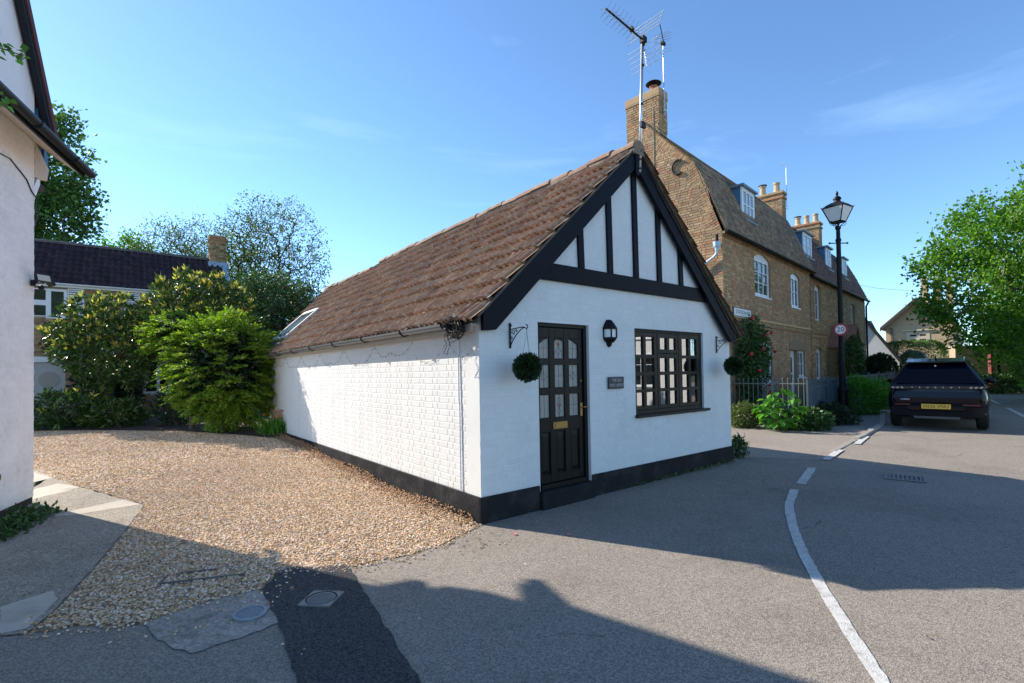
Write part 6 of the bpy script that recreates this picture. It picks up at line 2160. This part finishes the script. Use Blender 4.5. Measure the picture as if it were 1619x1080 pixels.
# ================================================================== SHRUBS BEHIND THE DRIVE
def rhododendron(label, c, r, nwh, seed, zmin, tipfrac=.5):
    root = empty('rhododendron', (c[0], c[1], gh(c[0], c[1])), 0, label, 'shrub', 'shrubs at the end of the drive')
    cc = np.array([0, 0, c[2] - gh(c[0], c[1])])
    P, d = blob_points(nwh, cc, r, .62, 9, seed, zmin)
    D = d * .8 + np.array([0, 0, .55])
    D /= np.linalg.norm(D, axis=1)[:, None]
    allP, allD, k = [], [], 9
    for i in range(k):
        q = unit(nwh) * .95
        dd = D * .45 + q
        dd /= np.linalg.norm(dd, axis=1)[:, None]
        allP.append(P)
        allD.append(dd)
    PP, DD = np.concatenate(allP), np.concatenate(allD)
    leaf_mass('foliage', PP, DD, .17, .058, leafmat('rhodo', .33, .15), root, .02, .2)
    # pale new growth standing up at the tips of the upper shoots
    up_ = np.where((d[:, 2] > -.15) & (np.random.default_rng(seed).random(nwh) < tipfrac))[0]
    if len(up_):
        tp = np.repeat(P[up_] + D[up_] * .03, 6, 0)
        td = np.repeat(D[up_], 6, 0) * .9 + unit(len(up_) * 6, .3) * .55
        td /= np.linalg.norm(td, axis=1)[:, None]
        leaf_mass('new_shoots', tp, td, .155, .05, leafmat('rhodotip', .35, .35), root, .005, .2)
    T, _ = blob_points(30, cc, np.asarray(r) * .75, .3, 5, seed + 9, .3)
    branch_tree(root, (0, 0, 0), (0, 0, min(.8, cc[2] * .4)), T, .06, BARK, .008, name='stem')
    return root


rhododendron('tall rhododendron with pale new shoots under the back house chimney', (-8.9, 13.7, 3.45), (1.45, 1.1, 1.2), 620, 31, 2.2)
rhododendron('broad rhododendron with glossy leaves below the white louvred shutters', (-11.35, 13.8, 2.55), (1.6, 1.1, 1.4), 800, 32, 1.0)
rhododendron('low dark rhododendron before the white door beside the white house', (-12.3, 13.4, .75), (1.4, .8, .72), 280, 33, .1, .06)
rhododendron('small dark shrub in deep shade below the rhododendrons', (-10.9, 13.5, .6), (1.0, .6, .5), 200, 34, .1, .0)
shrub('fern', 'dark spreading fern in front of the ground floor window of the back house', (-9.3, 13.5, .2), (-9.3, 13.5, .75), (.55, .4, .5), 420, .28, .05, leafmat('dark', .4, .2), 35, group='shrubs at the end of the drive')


def conifer(label, c, r, nfr, seed):
    """flat drooping sprays, each an axis with leaflets either side"""
    root = empty('conifer_bush', (c[0], c[1], gh(c[0], c[1])), 0, label, 'shrub', 'shrubs at the end of the drive')
    rg = np.random.default_rng(seed)
    cc = np.array([0, 0, c[2] - gh(c[0], c[1])])
    P, d = blob_points(nfr, cc, r, .72, 14, seed, .1)
    A = d * np.array([1, 1, .35]) + rg.normal(size=(nfr, 3)) * .35
    A[:, 2] += .18
    A /= np.linalg.norm(A, axis=1)[:, None]
    S = np.cross(A, np.array([0, 0, 1.0]))
    S /= np.linalg.norm(S, axis=1)[:, None] + 1e-9
    Ln = rg.uniform(.35, .75, nfr)
    P = P - A * (Ln * .6)[:, None]
    pp, dd, ll = [], [], []
    NS = 11
    for k in range(NS):
        t = (k + .5) / NS
        q = P + A * (Ln * t)[:, None]
        q[:, 2] -= .22 * Ln * t * t
        for s in (1, -1):
            e = A * .75 + S * s * .8 + rg.normal(size=(nfr, 3)) * .14
            e[:, 2] -= .15 + .2 * t
            e /= np.linalg.norm(e, axis=1)[:, None]
            sub = .20 * (1 - .75 * t)
            for m_ in range(3):
                pp.append(q + e * (sub * m_ * .33))
                f = e + rg.normal(size=(nfr, 3)) * .30
                dd.append(f / np.linalg.norm(f, axis=1)[:, None])
    PP, DD = np.concatenate(pp), np.concatenate(dd)
    leaf_mass('foliage', PP, DD, .085, .034, leafmat('conifer', .5, .4), root, .004, .12)
    T, _ = blob_points(60, cc, np.asarray(r) * .8, .3, 5, seed + 9, .3)
    branch_tree(root, (0, 0, 0), (0, 0, .8), T, .07, BARK, .008, name='stem')
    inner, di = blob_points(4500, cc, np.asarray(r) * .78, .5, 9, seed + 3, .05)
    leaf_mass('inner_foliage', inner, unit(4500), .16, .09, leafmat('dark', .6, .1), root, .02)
    return root


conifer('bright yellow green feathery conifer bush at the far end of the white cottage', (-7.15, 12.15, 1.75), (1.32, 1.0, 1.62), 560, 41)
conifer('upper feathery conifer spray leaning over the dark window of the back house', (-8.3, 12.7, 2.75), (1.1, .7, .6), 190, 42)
tree('evergreen_tree', 'dense dark evergreen behind the far end of the cottage roof', (-8.2, 16.6, 0), 1.2, (-8.2, 16.6, 3.1), (2.1, 1.3, 2.0), 150, 16000, .10, .05, leafmat('laurel', .35, .2), shell=.5, jit=.2, seed=43)
tree('evergreen_tree', 'small evergreen touching the cottage roof beside the roof window', (-7.0, 15.9, 0), 1.2, (-7.1, 15.9, 3.6), (1.0, .8, 1.2), 70, 6000, .09, .045, leafmat('laurel', .35, .2), shell=.5, jit=.16, seed=45)
shrub('flowering_shrub', 'dull olive shrub between the back house gable and the sparse tree', (-10.6, 19.0, .3), (-10.6, 19.0, 3.9), (1.7, 1.0, 1.5), 6000, .12, .06, leafmat('dull', .4, .3), 44, group='shrubs at the end of the drive')
shrub('ivy', 'dark ivy covering the brick wall below the upper window of the back house', pw(-4.4, 18.8, .3), pw(-4.4, 18.75, 3.0), (2.7, .35, .75), 6000, .13, .10, leafmat('laurel', .35, .2), 46, cat='ivy')
shrub('added_shade_shrub', 'added dark shrub standing for deep shade on the wall between the white door and the picture window', pw(-3.7, 17.4, .3), pw(-3.7, 17.4, 1.4), (.75, .6, 1.2), 2600, .14, .07, leafmat('dark', .5, .1), 47, group='shrubs at the end of the drive')  # dark foliage added to stand for the deep shade on the wall behind
shrub('added_shade_shrub', 'added dark shrub standing for deep shade on the brick wall left of the picture window', pw(-2.95, 17.6, .3), pw(-2.95, 17.6, 1.25), (.5, .5, 1.1), 1800, .14, .07, leafmat('dark', .5, .1), 48, group='shrubs at the end of the drive')  # second added shrub, darkening the bricks as shade would
# orange flowers and grass at the cottage's far corner
fl_ = empty('orange_flowers', (-5.62, 11.75, gh(-5.6, 11.7)), 0, 'clump of orange flowers and green blades at the far corner of the white cottage', 'flowers')
n = 420
Pp = np.column_stack([RNG.normal(0, .16, n), RNG.normal(0, .2, n), np.zeros(n)])
Dd = unit(n, 3.0)
leaf_mass('blade', Pp, Dd, .42, .022, leafmat('bright', .5, .3), fl_, 0, .1)
PETAL = mat('orange_petal', (.62, .17, .03), .6, rand=.2, trans=.2)
blm = MB()
for k in range(6):
    a = k * math.pi / 3
    blm.add([(0, 0, 0), (.035 * math.cos(a - .4), .035 * math.sin(a - .4), .012), (.055 * math.cos(a), .055 * math.sin(a), .02), (.035 * math.cos(a + .4), .035 * math.sin(a + .4), .012)], [(0, 1, 2, 3)])
blm_ = blm.mesh('flower', PETAL)
for i in range(26):
    link('flower', blm_, fl_, (RNG.normal(0, .13), RNG.normal(0, .16), RNG.uniform(.34, .56)), (RNG.uniform(-.6, .6), RNG.uniform(-.6, .6), RNG.uniform(0, 6)))

# ================================================================== PLANTS BY THE RAILINGS AND FENCE
bl_ = empty('broad_leaved_plant', (6.55, 12.05, gh(6.5, 12.0) + .03), 0, 'large bright green broad leaved plant in front of the grey railing', 'plant')
lm2 = MB()
pts = [(0, 0, 0), (.05, .055, .02), (.115, .062, .028), (.17, .028, .012), (.19, 0, -.012), (.17, -.028, .012), (.115, -.062, .028), (.05, -.055, .02), (.09, 0, .0)]
lm2.add(pts, [(0, 1, 2, 8), (8, 2, 3, 4), (8, 4, 5, 6), (0, 8, 6, 7)])
lme = lm2.mesh('leaf', leafmat('bright', .35, .35))
prg = random.Random(12)
PB, dB = blob_points(170, (0, 0, .45), (.50, .42, .52), .75, 8, 51, .03)
for i in range(170):
    p, d = PB[i], dB[i]
    yaw = math.atan2(d[1], d[0]) + prg.uniform(-.7, .7)
    s = prg.uniform(.7, 1.2)
    o = link('leaf', lme, bl_, tuple(p), (prg.uniform(-.4, .4), prg.uniform(.1, .9), yaw))
    o.scale = (s, s, s)
stm = MB()
for i in range(0, 170, 6):
    stm.tube([(prg.uniform(-.06, .06), prg.uniform(-.06, .06), -.05), tuple(PB[i] * .55), tuple(PB[i])], .006, 4)
stm.build('stalk', leafmat('dull'), bl_)
shrub('olive_bush', 'small yellowish bush at the foot of the railing by the cottage corner', (6.02, 12.75, .05), (6.02, 12.75, .36), (.45, .35, .36), 2200, .07, .04, leafmat('dull', .5, .3), 52, group='plants below the railing')
shrub('dark_bush', 'dark green bush right of the broad leaved plant below the railing end', (7.25, 12.15, .05), (7.25, 12.15, .28), (.62, .42, .32), 2600, .10, .05, leafmat('laurel', .45, .3), 53, group='plants below the railing')
shrub('dark_bush', 'low dark weeds below the blue grey boarded fence near its corner', (8.35, 13.1, .05), (8.35, 13.1, .30), (.8, .5, .36), 2600, .12, .035, leafmat('dark', .45, .3), 54, group='plants below the railing')
shrub('tall_weeds', 'tall green weeds against the boarded fence just past the lamp post', (10.9, 15.6, .05), (10.9, 15.6, .62), (1.0, .55, .75), 3400, .16, .035, leafmat('bright', .5, .3), 55, zb=.8, group='weeds along the fence')
shrub('tall_weeds', 'tall green weeds against the middle of the boarded fence', (12.7, 17.4, .05), (12.7, 17.4, .55), (1.2, .6, .65), 3400, .16, .035, leafmat('bright', .5, .3), 56, zb=.8, group='weeds along the fence')
shrub('tall_weeds', 'tall green weeds at the far end of the boarded fence', (14.9, 19.6, .05), (14.9, 19.6, .5), (1.3, .6, .6), 3000, .16, .035, leafmat('laurel', .5, .3), 57, zb=.8, group='weeds along the fence')
# climbing rose on the brick front
rs = empty('climbing_rose', bw(1.4, -.25, .1), YAW_B, 'climbing rose with red blooms on the brick house front below the street name plate', 'rose')
P1, d1 = blob_points(3600, (0, 0, 1.9), (1.25, .30, 1.25), .4, 9, 61, .1)
P2, d2 = blob_points(900, (-.4, 0, .9), (.7, .25, .8), .4, 5, 62, .05)
PP, DD = np.concatenate([P1, P2]), np.concatenate([d1, d2]) * .4 + unit(4500) * .8
DD /= np.linalg.norm(DD, axis=1)[:, None]
leaf_mass('foliage', PP, DD, .10, .06, leafmat('laurel', .4, .25), rs, .03)
T, _ = blob_points(40, (0, 0, 1.9), (1.3, .2, 1.5), .3, 5, 63, .2)
branch_tree(rs, (-.3, 0, -.05), (-.2, 0, .6), T, .03, BARK, .005, name='stem')
ROSE = mat('red_rose_petal', (.50, .015, .03), .6, rand=.3, var=.2, vscale=20)
rom = MB().sphere((0, 0, 0), .062, 6, (1, 1, .8))
rrg = random.Random(5)
for k in range(9):
    a, e = rrg.uniform(0, 6.28), rrg.uniform(-.3, .9)
    c = Vector((math.cos(a) * math.cos(e), math.sin(a) * math.cos(e), math.sin(e))) * .05
    rom.sphere(tuple(c), .035, 4)
rome = rom.mesh('rose_bloom', ROSE)
for u, y, z in ((-.9, -.30, 2.9), (-.05, -.34, 2.45), (.55, -.32, 2.55), (-.62, -.36, 1.45), (.15, -.38, 1.05), (.35, -.36, 1.2), (.05, -.38, .78), (.3, -.36, .85), (.22, -.36, .42), (-.75, -.34, .25), (-.62, -.34, -.05), (-1.0, -.3, 1.9), (.9, -.3, 2.0), (-.3, -.36, 2.05)):
    o = link('rose_bloom', rome, rs, (u, y, z), (rrg.uniform(-1, 1), rrg.uniform(-1, 1), rrg.uniform(0, 6)))
    o.scale = (.72, .72, .72)
shrub('porch_climber', 'leafy climber growing over the terrace porch', bw(11.0, -.95, .1), bw(10.8, -.9, 1.6), (.55, .45, 1.35), 3200, .11, .08, leafmat('laurel', .4, .25), 64, cat='climber')
# clipped bushes far down the street
def topi(name, label, c, r, n, lm, seed, box=False):
    root = empty(name, (c[0], c[1], 0), 0, label, 'hedge' if box else 'shrub')
    rg = np.random.default_rng(seed)
    if box:
        q = rg.normal(size=(n, 3))
        q = np.sign(q) * np.abs(q / np.linalg.norm(q, axis=1)[:, None]) ** .45
        P = np.array([0, 0, c[2]]) + q * np.array(r) * rg.uniform(.93, 1.0, n)[:, None]
        d = q / np.linalg.norm(q, axis=1)[:, None]
    else:
        P, d = blob_points(n, (0, 0, c[2]), r, .85, 3, seed)
    D = d * .6 + unit(n) * .6
    D /= np.linalg.norm(D, axis=1)[:, None]
    leaf_mass('foliage', P, D, .11, .07, lm, root, .01)
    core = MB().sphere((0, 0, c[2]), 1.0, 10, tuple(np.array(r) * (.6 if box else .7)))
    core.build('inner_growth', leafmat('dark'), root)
    MB().tube([(0, 0, 0), (0, 0, c[2])], .08, 6).build('stem', BARK, root)
    return root


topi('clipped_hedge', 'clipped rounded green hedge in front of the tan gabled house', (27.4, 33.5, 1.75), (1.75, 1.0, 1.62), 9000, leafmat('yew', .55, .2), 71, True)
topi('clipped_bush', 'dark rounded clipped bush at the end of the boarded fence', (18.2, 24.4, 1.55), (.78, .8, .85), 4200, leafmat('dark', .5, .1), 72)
shrub('verge_bush', 'sunlit bush at the right edge under the roadside tree', (29.5, 26.3, 0), (29.5, 26.3, 1.5), (1.8, 1.0, 1.6), 5000, .16, .10, leafmat('lime', .45, .3), 73)
shrub('verge_bush', 'low green bank below the far stone wall', (25.0, 25.6, 0), (25.0, 25.6, .55), (1.6, .8, .6), 3000, .14, .07, leafmat('laurel', .45, .3), 74)
shrub('verge_bush', 'brownish dry growth along the foot of the far stone wall', (30, 26.4, 0), (30, 26.5, .35), (4.5, .5, .45), 4200, .14, .06, mat('dry_leaf', (.16, .10, .04), .8, rand=.3, trans=.2), 75)
# weeds at the cottage corner, and by the white house
shrub('corner_weed', 'small green weed growing at the right hand foot of the white gable wall', (3.98, 8.72, .03), (3.98, 8.72, .22), (.16, .13, .24), 420, .075, .03, leafmat('laurel', .4, .3), 81, zb=.6, cat='weed')
wd = empty('wall_weeds', lw(-.75, -.30, 0), YAW_L, 'patch of green weeds at the foot of the white house beside the concrete path', 'weeds')
n = 1300
Pw = np.column_stack([RNG.uniform(-1.15, .05, n), RNG.normal(-.02, .10, n), np.abs(RNG.normal(0, .05, n))])
leaf_mass('foliage', Pw, unit(n, .6), .06, .035, leafmat('laurel', .5, .3), wd, 0)
pd = MB()
for i in range(60):
    q = random.uniform(1.8, 5.1)
    pass
ww = empty('plinth_weeds', pw(3.2, -.06, 0), YAW_P, 'sparse weeds along the foot of the black plinth under the window', 'weeds')
n = 260
Pw = np.column_stack([RNG.uniform(-.6, 2.0, n), RNG.normal(0, .03, n), np.abs(RNG.normal(0, .015, n)) + .02])
leaf_mass('foliage', Pw, unit(n, 1.0), .05, .015, leafmat('dull', .45, .3), ww, 0)

# ================================================================== COVERS, GRATE, LITTER ON THE GROUND
mh = empty('round_drain_cover', (-1.79, 3.33, gh(-1.79, 3.33) + .008), R(15), 'round grey inspection cover set in the pale cement patch', 'drain cover')
STEELGREY = mat('worn_grey_steel', (.26, .29, .31), .55, metal=.3, var=.1, vscale=20)
MB().lathe([(.105, 0), (.105, .012), (.085, .013), (.085, .006), (.001, .006)], (0, 0, 0), 36).build('rim', STEELGREY, mh)
gp_ = MB()
for i in range(-4, 5):
    for j in range(-4, 5):
        x, y = i * .018, j * .018
        if math.hypot(x, y) < .076:
            gp_.box(x - .007, y - .007, .0062, x + .007, y + .007, .0105)
gp_.build('stud', STEELGREY, mh)
m2 = empty('square_drain_cover', (-1.385, 3.525, gh(-1.385, 3.525) + .0115), R(-6), 'square framed cover with a ribbed round lid in the dark tarmac strip', 'drain cover')
IRONGREY = mat('worn_cast_iron', (.22, .205, .19), .6, metal=.3, var=.15, vscale=15)
fr = MB()
nn_ = 32
outer = []
for k in range(nn_):
    a = 2 * math.pi * k / nn_
    s = .115 / max(abs(math.cos(a)), abs(math.sin(a)))
    outer.append((s * math.cos(a), s * math.sin(a)))
fr.add([(x, y, .008) for x, y in outer] + [(.108 * math.cos(2 * math.pi * k / nn_), .108 * math.sin(2 * math.pi * k / nn_), .008) for k in range(nn_)] + [(x, y, -.01) for x, y in outer],
       [(k, (k + 1) % nn_, nn_ + (k + 1) % nn_, nn_ + k) for k in range(nn_)] + [(2 * nn_ + k, 2 * nn_ + (k + 1) % nn_, (k + 1) % nn_, k) for k in range(nn_)])
fr.build('frame', IRONGREY, m2)
MB().lathe([(.098, 0), (.098, .006), (.001, .006)], (0, 0, 0), 32).build('lid', IRONGREY, m2)
rb_ = MB()
for k in range(-4, 5):
    y = k * .019
    x = math.sqrt(max(0, .088 ** 2 - y * y))
    rb_.box(-x, y - .005, .0062, x, y + .005, .0105)
rb_.build('rib', IRONGREY, m2)
dg_ = empty('road_grate', (5.56, 7.00, gh(5.56, 7.0) + .006), R(-38), 'iron drain grate sunk in the road beside the white dashes', 'drain grate')
MB().box(-.23, -.20, 0, -.20, .20, .012).box(.20, -.20, 0, .23, .20, .012).box(-.2, -.2, 0, .2, -.17, .012).box(-.2, .17, 0, .2, .2, .012).build('frame', IRONGREY, dg_)
gb_ = MB()
for k in range(8):
    gb_.box(-.185 + k * .05, -.169, .001, -.165 + k * .05, .169, .010)
gb_.build('bar', IRONGREY, dg_)
MB().box(-.199, -.169, -.002, .199, .169, .0005).build('drain_hole', BLACKPRINT, dg_)
ed = empty('buried_edging', (-2.5, 4.0, gh(-2.5, 4.0) + .009), R(16), 'old flat metal frame half buried in the shaded gravel', 'edging')
MB().box(-.30, -.10, -.01, .30, -.09, .010).box(-.30, -.089, -.01, -.29, .08, .009).box(-.22, .09, -.01, .05, .10, .008).build('strip', mat('grey_brown_slate', (.13, .11, .105), .7, var=.2, vscale=10), ed)
# fallen petals, little stones and leaves on the tarmac
lt = MB()
lrg = random.Random(9)
for i in range(260):
    if i < 110:
        u, v = lrg.uniform(.2, 5.2), -abs(lrg.gauss(.0, .35)) - .03
        x, y, _ = pw(u, v)
    else:
        x, y = lrg.uniform(-2.5, 4.5), lrg.uniform(2.6, 6.5)
        if (Vector((x, y)) - Vector((P0.x, P0.y))).dot(Vector((PV.x, PV.y))) > -.02 and (Vector((x, y)) - Vector((P0.x, P0.y))).dot(Vector((PU.x, PU.y))) > -.05:
            continue
    r = lrg.uniform(.004, .012)
    a = lrg.uniform(0, 6)
    z = gh(x, y) + .012
    lt.add([(x + r * math.cos(a), y + r * math.sin(a), z), (x - r * .5 * math.sin(a), y + r * .5 * math.cos(a), z + r * .7), (x - r * math.cos(a), y - r * math.sin(a), z), (x + r * .5 * math.sin(a), y - r * .5 * math.cos(a), z + r * .2)], [(0, 1, 2, 3)])
lt.build('scattered_litter', mat('pale_grit', (.36, .32, .26), .9, rand=.4, ramp=[(.36, .32, .26), (.24, .17, .09), (.45, .42, .38), (.12, .09, .05)]), kind='stuff')
pt_ = MB()
for x, y in ((.53, 4.82), (.0, 4.87)):
    z = gh(x, y) + .006
    for k in range(5):
        a = k * 1.257
        pt_.add([(x, y, z), (x + .022 * math.cos(a - .5), y + .022 * math.sin(a - .5), z + .008), (x + .03 * math.cos(a), y + .03 * math.sin(a), z + .012), (x + .022 * math.cos(a + .5), y + .022 * math.sin(a + .5), z + .006)], [(0, 1, 2, 3)])
po2 = pt_.build('fallen_petals', mat('pink_petal', (.75, .22, .30), .6, trans=.2), kind='stuff')
